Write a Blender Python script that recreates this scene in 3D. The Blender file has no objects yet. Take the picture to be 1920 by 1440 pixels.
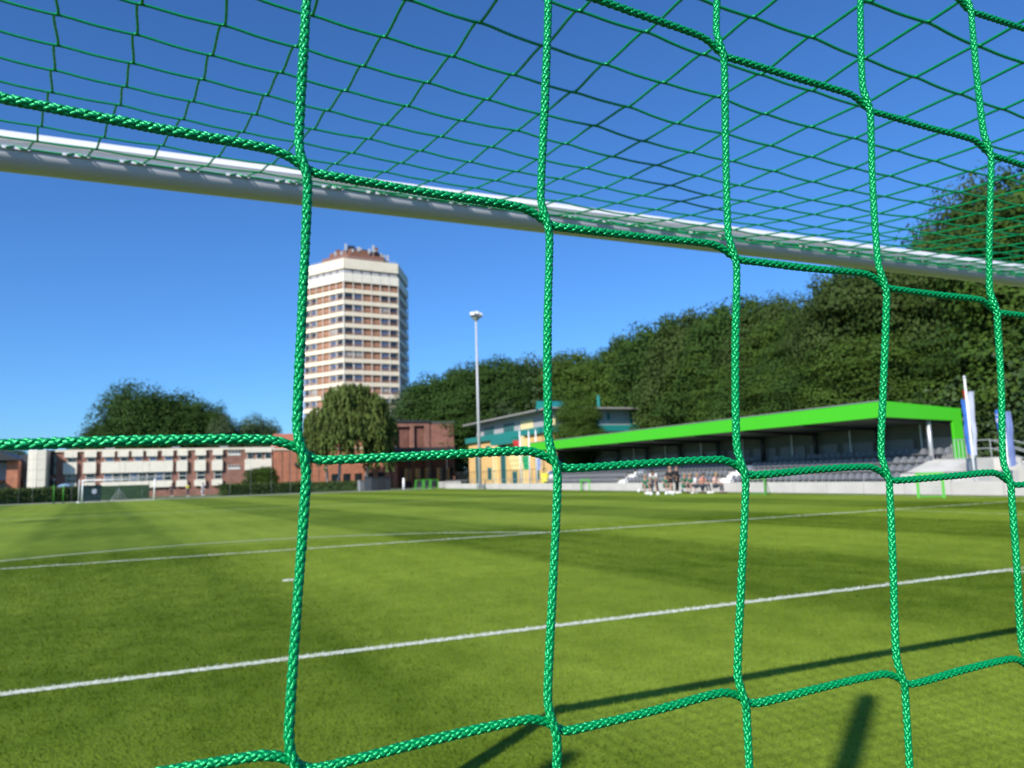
import bpy, math, random
import numpy as np
from mathutils import Vector, Matrix
R_ = math.radians
rng = np.random.default_rng(7); random.seed(7)
scene = bpy.context.scene
COL = scene.collection

# ------------------------------------------------------------------ camera
F, H, PT, RL, YW = 1396.6, 1.5558, 0.1212, -0.0313, 0.4161
_fw = np.array([math.sin(YW)*math.cos(PT), math.cos(YW)*math.cos(PT), math.sin(PT)])
_rt = np.array([math.cos(YW), -math.sin(YW), 0.0]); _up = np.cross(_rt, _fw)
_r = math.cos(RL)*_rt + math.sin(RL)*_up; _u = -math.sin(RL)*_rt + math.cos(RL)*_up
cam_d = bpy.data.cameras.new('camera'); cam = bpy.data.objects.new('camera', cam_d); COL.objects.link(cam)
cam.matrix_world = Matrix([[_r[0], _u[0], -_fw[0], 0], [_r[1], _u[1], -_fw[1], 0], [_r[2], _u[2], -_fw[2], H], [0, 0, 0, 1]])
cam_d.sensor_width = 36; cam_d.lens = F/1920*36; cam_d.clip_start = .02; cam_d.clip_end = 6000
cam_d.dof.use_dof = True; cam_d.dof.focus_distance = .46; cam_d.dof.aperture_fstop = 16.0
scene.camera = cam

# ------------------------------------------------------------------ light
SUN_EL = 33.2; SHADOW_AZ = 53.4            # shadows travel 53 deg from +Y towards +X
world = bpy.data.worlds.new('World'); scene.world = world; world.use_nodes = True
nt = world.node_tree; bg = nt.nodes['Background']; sky = nt.nodes.new('ShaderNodeTexSky')
sky.sky_type = 'NISHITA'; sky.sun_disc = False; sky.sun_elevation = R_(SUN_EL); sky.sun_rotation = R_(SHADOW_AZ+180)
sky.air_density = 1.0; sky.dust_density = .35; sky.ozone_density = 2.2; sky.altitude = 50
tint = nt.nodes.new('ShaderNodeMix'); tint.data_type = 'RGBA'; tint.blend_type = 'MULTIPLY'; tint.inputs[0].default_value = 1; tint.inputs[7].default_value = (.385, .745, 1.22, 1)
nt.links.new(sky.outputs[0], tint.inputs[6]); nt.links.new(tint.outputs[2], bg.inputs[0]); bg.inputs[1].default_value = .105
sd = bpy.data.lights.new('sun', 'SUN'); sd.energy = 5.0; sd.angle = R_(.53); sd.color = (1, .95, .87)
sun = bpy.data.objects.new('sun', sd); COL.objects.link(sun)
dv = Vector((math.sin(R_(SHADOW_AZ))*math.cos(R_(SUN_EL)), math.cos(R_(SHADOW_AZ))*math.cos(R_(SUN_EL)), -math.sin(R_(SUN_EL))))
sun.rotation_euler = dv.to_track_quat('-Z', 'Y').to_euler()
scene.view_settings.view_transform = 'Standard'; scene.view_settings.look = 'None'
scene.view_settings.exposure = .35; scene.view_settings.gamma = 1; scene.view_settings.use_curve_mapping = False
scene.render.film_transparent = False

# ------------------------------------------------------------------ survey helpers (direction of a sight line -> a place at a known distance)
def ray(x, y): return _fw + (x-960)/F*_r - (y-720)/F*_u
def AD(x, y, d):                      # at horizontal distance d
    r = ray(x, y); t = d/math.hypot(r[0], r[1]); return (r[0]*t, r[1]*t, H+r[2]*t)
def AY(x, y, Y): r = ray(x, y); t = Y/r[1]; return (r[0]*t, Y, H+r[2]*t)
def AX(x, y, X): r = ray(x, y); t = X/r[0]; return (X, r[1]*t, H+r[2]*t)
def AG(x, y): r = ray(x, y); t = -H/r[2]; return (r[0]*t, r[1]*t, 0)

# ------------------------------------------------------------------ materials
def mat(name, col, rough=.7, var=.0, vscale=4., bump=0., bscale=40., metal=0., spec=.5, col2=None, stretch=(1, 1, 1), trans=0., coat=0.):
    m = bpy.data.materials.new(name); m.use_nodes = True; n = m.node_tree; b = n.nodes['Principled BSDF']
    b.inputs['Roughness'].default_value = rough; b.inputs['Metallic'].default_value = metal
    b.inputs['Specular IOR Level'].default_value = spec
    if coat: b.inputs['Coat Weight'].default_value = coat; b.inputs['Coat Roughness'].default_value = .15
    tc = n.nodes.new('ShaderNodeTexCoord'); mp = n.nodes.new('ShaderNodeMapping'); mp.inputs['Scale'].default_value = stretch
    n.links.new(tc.outputs['Object'], mp.inputs[0])
    if var or col2:
        no = n.nodes.new('ShaderNodeTexNoise'); no.inputs['Scale'].default_value = vscale; no.inputs['Detail'].default_value = 5
        n.links.new(mp.outputs[0], no.inputs[0])
        mx = n.nodes.new('ShaderNodeMix'); mx.data_type = 'RGBA'
        c2 = col2 or tuple(max(0, c*(1-var)) for c in col); c1 = col if col2 else tuple(min(1, c*(1+var)) for c in col)
        mx.inputs[6].default_value = (*c2, 1); mx.inputs[7].default_value = (*c1, 1)
        rp = n.nodes.new('ShaderNodeMapRange'); rp.inputs[1].default_value = .33; rp.inputs[2].default_value = .67
        n.links.new(no.outputs[0], rp.inputs[0]); n.links.new(rp.outputs[0], mx.inputs[0]); n.links.new(mx.outputs[2], b.inputs['Base Color'])
    else: b.inputs['Base Color'].default_value = (*col, 1)
    if bump:
        n2 = n.nodes.new('ShaderNodeTexNoise'); n2.inputs['Scale'].default_value = bscale; n2.inputs['Detail'].default_value = 3
        bp = n.nodes.new('ShaderNodeBump'); bp.inputs['Strength'].default_value = bump; bp.inputs['Distance'].default_value = .02
        n.links.new(mp.outputs[0], n2.inputs[0]); n.links.new(n2.outputs[0], bp.inputs['Height']); n.links.new(bp.outputs[0], b.inputs['Normal'])
    if trans:
        out = n.nodes['Material Output']; tr = n.nodes.new('ShaderNodeBsdfTranslucent'); ms = n.nodes.new('ShaderNodeMixShader')
        ms.inputs[0].default_value = trans
        src = b.inputs['Base Color'].links
        if src: n.links.new(src[0].from_socket, tr.inputs[0])
        else: tr.inputs[0].default_value = (*col, 1)
        n.links.new(b.outputs[0], ms.inputs[1]); n.links.new(tr.outputs[0], ms.inputs[2]); n.links.new(ms.outputs[0], out.inputs[0])
    return m

M = {}
M['cord'] = mat('green polyester cord', (.0, .27, .072), .29, var=.2, vscale=600, bump=.15, bscale=2600, spec=1.0, trans=.10)
M['cord'].node_tree.nodes['Principled BSDF'].inputs['Specular Tint'].default_value = (.16, 1, .45, 1); M['cord'].node_tree.nodes['Principled BSDF'].inputs['IOR'].default_value = 1.85
M['white_alu'] = mat('brushed white aluminium', (.66, .66, .68), .30, var=.03, vscale=3, spec=.5)
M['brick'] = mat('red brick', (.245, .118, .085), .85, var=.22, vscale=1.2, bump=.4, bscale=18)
M['brick_tower'] = mat('salmon brick infill', (.33, .17, .105), .85, var=.12, vscale=.8)
M['brick_orange'] = mat('orange brick', (.38, .15, .085), .85, var=.18, vscale=1.5)  # more orange brick for the hall, link band and annex
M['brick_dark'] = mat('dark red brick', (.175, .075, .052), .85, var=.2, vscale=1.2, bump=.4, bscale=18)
M['cream'] = mat('cream painted panel', (.74, .68, .56), .6, var=.05, vscale=1.5)
M['cream2'] = mat('cream concrete', (.70, .62, .48), .7, var=.07, vscale=.6)
M['cream3'] = mat('cream balcony slab', (.72, .62, .46), .7, var=.06, vscale=1.0)
M['curtain'] = mat('window with pale curtain', (.32, .31, .29), .4)
M['glass'] = mat('dark window glass', (.012, .017, .022), .08, spec=.8)
M['glass_blue'] = mat('window glass with blue blinds', (.07, .10, .17), .15, spec=.8)
M['frame'] = mat('off white window frame', (.66, .63, .56), .5)
M['dark'] = mat('dark grey metal', (.03, .033, .036), .5)
M['anth'] = mat('anthracite sheet', (.035, .042, .05), .55, var=.1, vscale=2)
M['grey'] = mat('mid grey metal', (.22, .23, .24), .45)
M['steel'] = mat('galvanised steel', (.55, .56, .57), .38, metal=.6)
M['white'] = mat('white paint', (.78, .78, .77), .5, var=.04, vscale=4)
M['mast'] = mat('light grey painted steel', (.42, .43, .44), .45, var=.04)
M['wallgrey'] = mat('grey olive cladding', (.13, .135, .115), .6, var=.1, vscale=1)
M['conc'] = mat('pale concrete', (.52, .50, .455), .85, var=.10, vscale=1.2, bump=.2, bscale=20)
M['board'] = mat('off white boarding', (.50, .47, .435), .7, var=.08, vscale=.8)
M['asphalt'] = mat('grey asphalt path', (.27, .265, .26), .9, var=.12, vscale=1.5, bump=.3, bscale=60)
M['earth'] = mat('rough grass and earth', (.085, .11, .03), .95, var=.35, vscale=.5)
M['bounce_dimmer'] = mat('unseen dark ground against bounce light', (.045, .045, .028), .95, var=.3, vscale=1.5, bump=.5, bscale=30)  # dark surface added out of view to weaken bounce light on the crossbar underside
M['lime'] = mat('lime green fascia sheet', (.058, .48, .010), .42, var=.02, vscale=.4)
M['lime2'] = mat('lime green powder coat', (.06, .36, .025), .5)
M['clad'] = mat('grey timber cladding', (.34, .335, .34), .8, var=.12, vscale=1.5, stretch=(6, 6, .3))
M['yellow'] = mat('ochre yellow render', (.66, .42, .16), .85, var=.07, vscale=.6)
M['yellow2'] = mat('pale yellow panel', (.70, .58, .30), .8, var=.05)
M['teal'] = mat('teal painted metal', (.012, .20, .18), .45, var=.06)
M['teal_glass'] = mat('teal framed glazing', (.03, .12, .13), .2)
M['roofgrey'] = mat('grey roof edge', (.26, .245, .23), .8, var=.1)
M['tile'] = mat('red roof tile', (.38, .13, .07), .85, var=.15, vscale=3)
M['bark'] = mat('grey brown bark', (.10, .075, .05), .9, var=.3, vscale=3)
M['birch'] = mat('white birch bark', (.55, .50, .44), .8, col2=(.25, .2, .17), vscale=2.5)
M['leafA'] = mat('dark green leaves', (.035, .074, .013), .7, var=.42, vscale=.30, trans=.12, spec=.12)
M['leafB'] = mat('mid green leaves', (.052, .096, .013), .7, var=.4, vscale=.28, trans=.12, spec=.12)
M['leafC'] = mat('brownish green leaves', (.046, .076, .016), .6, var=.35, vscale=.35, trans=.12, spec=.12)
M['leafD'] = mat('willow leaves', (.092, .128, .030), .6, var=.35, vscale=.5, trans=.2, spec=.12)
M['leafE'] = mat('deep shade green leaves', (.040, .075, .022), .6, var=.3, vscale=.4, trans=.15, spec=.3)
M['hedge'] = mat('hedge leaves', (.05, .08, .018), .65, var=.4, vscale=1.4, trans=.1, spec=.2)
M['seat'] = mat('dark grey plastic seat', (.15, .155, .165), .38, var=.05)
M['darkgreen'] = mat('mid green powder coat', (.04, .22, .02), .5)
M['skin'] = mat('skin', (.38, .21, .15), .55)
M['hair'] = mat('dark hair', (.03, .02, .015), .6)
M['hair2'] = mat('fair hair', (.30, .19, .09), .6)
M['cloth_black'] = mat('black tracksuit cloth', (.012, .012, .014), .8)
M['cloth_white'] = mat('white shirt cloth', (.70, .70, .74), .8)
M['cloth_green'] = mat('dark green football kit', (.015, .14, .085), .75)
M['cloth_navy'] = mat('navy cloth', (.03, .04, .06), .8)
M['cloth_coral'] = mat('coral shirt cloth', (.62, .24, .17), .8)
M['cloth_yellow'] = mat('yellow shirt cloth', (.65, .60, .05), .8)
M['cloth_pink'] = mat('pale pink shirt cloth', (.66, .42, .37), .8)
M['flag_blue'] = mat('blue flag cloth', (.05, .19, .62), .7, trans=.3)
M['flag_pale'] = mat('pale blue flag cloth', (.20, .26, .52), .7, trans=.3)
M['flag_white'] = mat('white flag cloth', (.55, .58, .72), .7, trans=.3)
M['flag_red'] = mat('red flag cloth', (.55, .03, .03), .7, trans=.3)
M['flag_green'] = mat('green flag cloth', (.01, .33, .12), .7, trans=.3)
M['flag_yellow'] = mat('pale yellow flag cloth', (.75, .62, .28), .7, trans=.3)
M['tarp'] = mat('blue grey tarpaulin', (.20, .32, .46), .6)
M['screen'] = mat('dark green windbreak mesh', (.014, .05, .016), .8, var=.25, vscale=1.2)
M['bin'] = mat('dark blue green plastic', (.012, .045, .045), .5)
M['pinkish'] = mat('brown roof plant brick', (.19, .085, .055), .85, var=.2)

# ground: stripes paint the light off leaning blades into the turf colour; line paint is real
def turf_mat(name, paint, dark=1.0):
    m = bpy.data.materials.new(name); m.use_nodes = True; n = m.node_tree; L = n.links.new; b = n.nodes['Principled BSDF']
    b.inputs['Roughness'].default_value = .8; b.inputs['Specular IOR Level'].default_value = .08
    g = n.nodes.new('ShaderNodeNewGeometry'); sp = n.nodes.new('ShaderNodeSeparateXYZ'); L(g.outputs['Position'], sp.inputs[0])
    def ma(op, a, c=None, d=None):
        x = n.nodes.new('ShaderNodeMath'); x.operation = op
        for i, v in enumerate((a, c, d)):
            if v is None: continue
            if isinstance(v, (int, float)): x.inputs[i].default_value = v
            else: L(v, x.inputs[i])
        return x.outputs[0]
    def noise(scale, det=4, vec=None, st=(1, 1, 1)):
        x = n.nodes.new('ShaderNodeTexNoise'); x.inputs['Scale'].default_value = scale; x.inputs['Detail'].default_value = det
        mp = n.nodes.new('ShaderNodeMapping'); mp.inputs['Scale'].default_value = st; mp.inputs['Rotation'].default_value = (0, 0, .1)
        L(g.outputs['Position'], mp.inputs[0]); L(mp.outputs[0], x.inputs[0]); return x.outputs[0]
    wob = ma('MULTIPLY', ma('SUBTRACT', noise(.35, 3), .5), .5)
    xs = ma('ADD', ma('ADD', sp.outputs[0], ma('MULTIPLY', ma('SUBTRACT', sp.outputs[1], 21.6), .1)), wob)
    ph = ma('MULTIPLY', ma('ADD', xs, 4.0), math.pi/4.45)
    s1 = ma('MULTIPLY', ma('SINE', ph), 3.2)
    cl = n.nodes.new('ShaderNodeClamp'); cl.inputs[1].default_value = -1; cl.inputs[2].default_value = 1; L(s1, cl.inputs[0])
    # fainter cross stripes
    s2 = n.nodes.new('ShaderNodeClamp'); s2.inputs[1].default_value = -1; s2.inputs[2].default_value = 1
    L(ma('MULTIPLY', ma('SINE', ma('MULTIPLY', ma('ADD', sp.outputs[1], wob), math.pi/5.5)), 2.5), s2.inputs[0])
    fine = ma('SUBTRACT', noise(2.2, 6), .5); mid = ma('SUBTRACT', noise(.45, 4), .5); tr = ma('SUBTRACT', noise(1.3, 4, st=(1.6, .16, 1)), .5)
    s3 = ma('MULTIPLY', ma('SINE', ma('MULTIPLY', xs, 2*math.pi/1.12)), ma('MULTIPLY', noise(.2, 2), .17))
    tot = ma('ADD', ma('ADD', ma('ADD', s3, ma('MULTIPLY', cl.outputs[0], -.36)), ma('MULTIPLY', s2.outputs[0], .13)),
             ma('ADD', ma('ADD', ma('MULTIPLY', fine, 1.25), ma('MULTIPLY', mid, .55)), ma('MULTIPLY', tr, .7)))
    cr = n.nodes.new('ShaderNodeMapRange'); cr.inputs[1].default_value = -.9; cr.inputs[2].default_value = .9; L(tot, cr.inputs[0])
    mx = n.nodes.new('ShaderNodeMix'); mx.data_type = 'RGBA'; L(cr.outputs[0], mx.inputs[0])
    mx.inputs[6].default_value = (.060*dark, .110*dark, .003*dark, 1); mx.inputs[7].default_value = (.226*dark, .310*dark, .032*dark, 1)
    out = mx.outputs[2]
    if not paint:
        fn = noise(38, 3); f2 = noise(9, 4)
        mm = n.nodes.new('ShaderNodeMix'); mm.data_type = 'RGBA'; mm.blend_type = 'MULTIPLY'; mm.inputs[0].default_value = 1
        L(out, mm.inputs[6]); k = ma('MULTIPLY', ma('ADD', .62, ma('MULTIPLY', fn, .8)), ma('ADD', .72, ma('MULTIPLY', f2, .55)))
        cb = n.nodes.new('ShaderNodeCombineColor'); [L(k, cb.inputs[i]) for i in range(3)]; L(cb.outputs[0], mm.inputs[7]); out = mm.outputs[2]
    if paint:   # blades standing in a painted line are white
        w = ma('ADD', .070, ma('MULTIPLY', ma('SUBTRACT', noise(30, 2), .5), .05))
        d = ma('ABSOLUTE', ma('SUBTRACT', sp.outputs[1], 7.073)); on = ma('LESS_THAN', d, w)
        d2 = ma('POWER', ma('ADD', ma('POWER', ma('SUBTRACT', sp.outputs[0], 1.568), 2.), ma('POWER', ma('SUBTRACT', sp.outputs[1], 12.573), 2.)), .5)
        on = ma('MAXIMUM', on, ma('LESS_THAN', d2, .11))
        on = ma('MAXIMUM', on, ma('LESS_THAN', ma('ABSOLUTE', ma('SUBTRACT', sp.outputs[1], 18.073)), w))
        on = ma('MAXIMUM', on, ma('MULTIPLY', ma('LESS_THAN', ma('ABSOLUTE', ma('SUBTRACT', d2, 9.15)), w), ma('GREATER_THAN', sp.outputs[1], 18.0)))
        m2 = n.nodes.new('ShaderNodeMix'); m2.data_type = 'RGBA'; L(on, m2.inputs[0]); L(out, m2.inputs[6]); m2.inputs[7].default_value = (.76, .78, .72, 1); out = m2.outputs[2]
    L(out, b.inputs['Base Color'])
    if paint:
        tn = n.nodes.new('ShaderNodeBsdfTranslucent'); ms = n.nodes.new('ShaderNodeMixShader'); ms.inputs[0].default_value = .3
        L(out, tn.inputs[0]); L(b.outputs[0], ms.inputs[1]); L(tn.outputs[0], ms.inputs[2]); L(ms.outputs[0], n.nodes['Material Output'].inputs[0])
    else:
        bp = n.nodes.new('ShaderNodeBump'); bp.inputs['Strength'].default_value = .6; bp.inputs['Distance'].default_value = .03
        L(noise(45, 4), bp.inputs['Height']); L(bp.outputs[0], b.inputs['Normal'])
    return m
M['turf'] = turf_mat('mown turf', False); M['blade'] = turf_mat('grass blade', True, 1.0)
def line_mat():
    m = bpy.data.materials.new('chalk line paint on grass'); m.use_nodes = True; n = m.node_tree; b = n.nodes['Principled BSDF']
    g = n.nodes.new('ShaderNodeNewGeometry'); no = n.nodes.new('ShaderNodeTexNoise'); no.inputs['Scale'].default_value = 22; no.inputs['Detail'].default_value = 4
    n.links.new(g.outputs['Position'], no.inputs[0]); mp = n.nodes.new('ShaderNodeMapRange'); mp.inputs[1].default_value = .36; mp.inputs[2].default_value = .6
    n.links.new(no.outputs[0], mp.inputs[0]); mx = n.nodes.new('ShaderNodeMix'); mx.data_type = 'RGBA'; n.links.new(mp.outputs[0], mx.inputs[0])
    mx.inputs[6].default_value = (.30, .36, .17, 1); mx.inputs[7].default_value = (.70, .72, .62, 1)
    n.links.new(mx.outputs[2], b.inputs['Base Color']); b.inputs['Roughness'].default_value = .9; return m
M['line'] = line_mat()

# ------------------------------------------------------------------ mesh + object helpers
class MB:
    def __init__(s): s.v = []; s.f = []
    def add(s, vs, fs):
        o = len(s.v); s.v += [tuple(map(float, v)) for v in vs]; s.f += [tuple(i+o for i in f) for f in fs]; return s
    def box(s, x0, x1, y0, y1, z0, z1, rot=0, c=None):
        vs = [(x, y, z) for z in (z0, z1) for x, y in ((x0, y0), (x1, y0), (x1, y1), (x0, y1))]
        if rot:
            cx, cy = c or ((x0+x1)/2, (y0+y1)/2); a, b = math.cos(rot), math.sin(rot)
            vs = [(cx+(x-cx)*a-(y-cy)*b, cy+(x-cx)*b+(y-cy)*a, z) for x, y, z in vs]
        return s.add(vs, [(3, 2, 1, 0), (4, 5, 6, 7), (0, 1, 5, 4), (1, 2, 6, 5), (2, 3, 7, 6), (3, 0, 4, 7)])
    def prism(s, pts, ax, a0, a1):        # polygon (2d) extruded along axis ax
        def mk(p, a): return {'x': (a, p[0], p[1]), 'y': (p[0], a, p[1]), 'z': (p[0], p[1], a)}[ax]
        n = len(pts); vs = [mk(p, a0) for p in pts]+[mk(p, a1) for p in pts]
        return s.add(vs, [tuple(range(n))[::-1], tuple(range(n, 2*n))]+[(i, (i+1) % n, n+(i+1) % n, n+i) for i in range(n)])
    def tube(s, p0, p1, r0, r1=None, n=8):
        r1 = r0 if r1 is None else r1; p0 = Vector(p0); p1 = Vector(p1); d = (p1-p0).normalized()
        u = d.orthogonal().normalized(); w = d.cross(u); vs = []
        for p, r in ((p0, r0), (p1, r1)):
            for k in range(n): a = 2*math.pi*k/n; vs.append(p+u*math.cos(a)*r+w*math.sin(a)*r)
        return s.add(vs, [tuple(range(n))[::-1], tuple(range(n, 2*n))]+[(i, (i+1) % n, n+(i+1) % n, n+i) for i in range(n)])
    def poly(s, pts, r, n=6):
        for a, b in zip(pts[:-1], pts[1:]): s.tube(a, b, r, r, n)
        return s
    def sphere(s, c, r, nu=10, nv=7, sc=(1, 1, 1)):
        vs = [(c[0], c[1], c[2]+r*sc[2])]
        for j in range(1, nv):
            for i in range(nu):
                t = math.pi*j/nv; a = 2*math.pi*i/nu
                vs.append((c[0]+r*sc[0]*math.sin(t)*math.cos(a), c[1]+r*sc[1]*math.sin(t)*math.sin(a), c[2]+r*sc[2]*math.cos(t)))
        vs.append((c[0], c[1], c[2]-r*sc[2])); fs = [(0, 1+i, 1+(i+1) % nu) for i in range(nu)]
        for j in range(nv-2):
            for i in range(nu): a = 1+j*nu+i; b = 1+j*nu+(i+1) % nu; fs.append((a, a+nu, b+nu, b))
        l = len(vs)-1; o = 1+(nv-2)*nu; fs += [(l, o+(i+1) % nu, o+i) for i in range(nu)]
        return s.add(vs, fs)
    def mesh(s, name, m, smooth=False):
        me = bpy.data.meshes.new(name); me.from_pydata(s.v, [], s.f); me.materials.append(m)
        if smooth: me.polygons.foreach_set('use_smooth', [True]*len(me.polygons))
        me.update(); return me
def npmesh(name, V, Fq, m, smooth=True):     # all faces share one vertex count
    me = bpy.data.meshes.new(name); V = np.asarray(V, np.float32); Fq = np.asarray(Fq, np.int32); k = Fq.shape[1]
    me.vertices.add(len(V)); me.vertices.foreach_set('co', V.ravel())
    me.loops.add(Fq.size); me.loops.foreach_set('vertex_index', Fq.ravel())
    me.polygons.add(len(Fq)); me.polygons.foreach_set('loop_start', np.arange(len(Fq), dtype=np.int32)*k)
    me.polygons.foreach_set('use_smooth', np.full(len(Fq), smooth)); me.materials.append(m); me.update(calc_edges=True); return me
def obj(name, me, parent=None, loc=None, rz=0, sc=None):
    o = bpy.data.objects.new(name, me); COL.objects.link(o); o.parent = parent
    if loc is not None: o.location = loc
    if rz: o.rotation_euler[2] = rz
    if sc: o.scale = sc
    return o
def tag(o, label=None, cat=None, group=None, kind=None):
    if label: o['label'] = label
    if cat: o['category'] = cat
    if group: o['group'] = group
    if kind: o['kind'] = kind
    return o
def thing(name, label, cat, loc=(0, 0, 0), rz=0, group=None):
    o = bpy.data.objects.new(name, None); COL.objects.link(o); o.location = loc; o.rotation_euler[2] = rz; o.empty_display_size = .2
    return tag(o, label, cat, group)
def part(name, mb, m, parent, smooth=False, **k): return tag(obj(name, mb.mesh(name, M[m], smooth), parent), **k)
def bx(*a, **k): return MB().box(*a, **k)
def copy_tree(o, parent=None):
    c = o.copy(); COL.objects.link(c); c.parent = parent
    for ch in list(o.children): copy_tree(ch, c)
    return c

# ------------------------------------------------------------------ ground, pitch, lines, path
def struct(name, me): return tag(obj(name, me), kind='structure')
struct('ground', bx(-900, 900, -300, 1500, -.4, -.02).mesh('ground', M['earth']))
struct('pitch', bx(-40, 32.3, 2.42, 96.8, -.3, 0).mesh('pitch', M['turf']))
struct('path', bx(-60, 31.5, 96.85, 101.5, -.3, -.008).mesh('path', M['asphalt']))
struct('unseen_dark_ground', bx(-60, 32.3, -30, 2.415, -.3, -.01).mesh('unseen_dark_ground', M['bounce_dimmer']))  # unseen ground behind the goal, added dark so less light bounces up
cx0, ya = 1.568, 7.073
def strip(name, pts, w):
    V = []; Fq = []
    for i, (x, y) in enumerate(pts):
        a = pts[max(0, i-1)]; b = pts[min(len(pts)-1, i+1)]; dx, dy = b[0]-a[0], b[1]-a[1]; l = math.hypot(dx, dy); nx, ny = -dy/l, dx/l
        V += [(x+nx*w/2, y+ny*w/2, .004), (x-nx*w/2, y-ny*w/2, .004)]
        if i: k = 2*i; Fq.append((k-2, k-1, k+1, k))
    return struct(name, npmesh(name, V, Fq, M['line'], False))
def seg(a, b, n=40): return [(a[0]+(b[0]-a[0])*i/n, a[1]+(b[1]-a[1])*i/n) for i in range(n+1)]
strip('goal_area_line', seg((cx0-9.16, ya), (cx0+9.16, ya)), .12)
strip('goal_area_side_line', seg((cx0+9.10, ya-.065), (cx0+9.10, ya-5.4)), .12)
strip('penalty_area_line', seg((cx0-20.16, ya+11), (cx0+20.16, ya+11)), .12)
strip('penalty_area_side_line', seg((cx0+20.10, ya+10.935), (cx0+20.10, ya-5.4)), .12)
a0 = math.acos(5.55/9.15)
strip('penalty_arc_line', [(cx0+9.15*math.sin(t), ya+5.5+9.15*math.cos(t)) for t in np.linspace(-a0, a0, 60)], .12)
strip('halfway_line', seg((-35, 48.4), (31.2, 48.4)), .12)
strip('far_goal_line', seg((-35, 95.2), (31.2, 95.2)), .12)
strip('touch_line', seg((31.3, -1), (31.3, 95)), .12)
strip('far_penalty_area_line', seg((-26.8, 79), (13.5, 79)), .12)
mb = MB(); mb.prism([(cx0+.11*math.cos(t), ya+5.5+.11*math.sin(t)) for t in np.linspace(0, 2*math.pi, 17)[:-1]], 'z', .001, .005)
struct('penalty_spot', mb.mesh('penalty_spot', M['line']))

# grass blades near the camera, thinning with distance
def blades():
    N = 760000; Y = 2.3+rng.random(N)**1.5*18; X = rng.random(N)*38-7
    keep = (X > -.28*Y-1.2) & (X < 1.75*Y+1.6); X, Y = X[keep], Y[keep]; n = len(X)
    h = .016+.02*rng.random(n); w = .0022+.0011*rng.random(n)+.0001*Y; a = rng.random(n)*2*math.pi
    lean = rng.normal(0, .55, (n, 2))*h[:, None]; st = np.where(np.sin((X+4+.1*(Y-21.6))*math.pi/4.45) > 0, -.4, .4); lean[:, 1] += st*h
    P = np.stack([X, Y, np.full(n, -.002)], 1); T = np.stack([np.cos(a)*w, np.sin(a)*w, 0*a], 1)
    top = P+np.stack([lean[:, 0], lean[:, 1], h], 1); V = np.empty((n, 3, 3), np.float32); V[:, 0] = P-T; V[:, 1] = P+T; V[:, 2] = top
    return npmesh('grass', V.reshape(-1, 3), np.arange(3*n).reshape(-1, 3), M['blade'], False)
tag(obj('grass', blades()), 'short mown grass blades covering the pitch in front of the goal', 'grass', kind='stuff')

# ------------------------------------------------------------------ cords
def catmull(P, step):
    P = np.asarray(P, float); Q = np.vstack([2*P[0]-P[1], P, 2*P[-1]-P[-2]]); out = []
    for i in range(1, len(Q)-2):
        a, b, c, d = Q[i-1:i+3]; n = max(2, int(np.linalg.norm(c-b)/step)); t = np.linspace(0, 1, n, endpoint=False)[:, None]
        # centripetal-ish tangents limited by chord length
        lb = np.linalg.norm(c-b); m1 = (c-a)/(np.linalg.norm(c-b)+np.linalg.norm(b-a))*lb; m2 = (d-b)/(np.linalg.norm(c-b)+np.linalg.norm(d-c))*lb
        out.append((2*t**3-3*t**2+1)*b+(t**3-2*t**2+t)*m1+(-2*t**3+3*t**2)*c+(t**3-t**2)*m2)
    out.append(P[-1:]); return np.vstack(out)
def resample(C, ds):
    d = np.r_[0, np.cumsum(np.linalg.norm(np.diff(C, axis=0), axis=1))]; n = max(3, int(d[-1]/ds)+1); s = np.linspace(0, d[-1], n)
    return np.stack([np.interp(s, d, C[:, k]) for k in range(3)], 1), s
def frames(C, ref):
    T = np.gradient(C, axis=0); T /= np.linalg.norm(T, axis=1)[:, None]; U = np.cross(T, ref); U /= np.linalg.norm(U, axis=1)[:, None]; return T, U, np.cross(T, U)
def sweep(C, U, W, rad, ns, ph0=0):
    n = len(C); a = np.linspace(0, 2*np.pi, ns, endpoint=False)+ph0
    V = C[:, None]+(np.cos(a)[None, :, None]*U[:, None]+np.sin(a)[None, :, None]*W[:, None])*np.broadcast_to(rad, (n, ns))[:, :, None]
    i = np.arange(n-1)[:, None]*ns; k = np.arange(ns)[None]; k2 = (k+1) % ns
    Fq = np.stack([i+k, i+k2, i+ns+k2, i+ns+k], -1).reshape(-1, 4); return V.reshape(-1, 3), Fq
def braid(P, ref, ds=.0006, Lp=.0188, Rm=.00140, am=.00038, tw=.00098, tt=.00062, s0=0.):
    C, s = resample(catmull(P, .002), ds); T, U, W = frames(C, np.asarray(ref, float)); s = s+s0; VV = []; FF = []; off = 0
    wob = 1+.05*np.sin(s*37)+.03*np.sin(s*91+1)
    for sg in (1, -1):
        for k in range(4):
            th = sg*2*np.pi*s/Lp+k*np.pi/2+.10*np.sin(s*23+k); r = (Rm+sg*am*np.cos(8*np.pi*s/Lp))*wob*(1+.03*np.sin(s*140+k*2.1))
            er = np.cos(th)[:, None]*U+np.sin(th)[:, None]*W; c = C+er*r[:, None]
            t = np.gradient(c, axis=0); t /= np.linalg.norm(t, axis=1)[:, None]; b = np.cross(t, er); b /= np.linalg.norm(b, axis=1)[:, None]
            V, Fq = sweep(c, b*(tw/tt), er, np.full((len(c), 1), tt), 6); VV.append(V); FF.append(Fq+off); off += len(V)
    return np.vstack(VV), np.vstack(FF)
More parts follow.
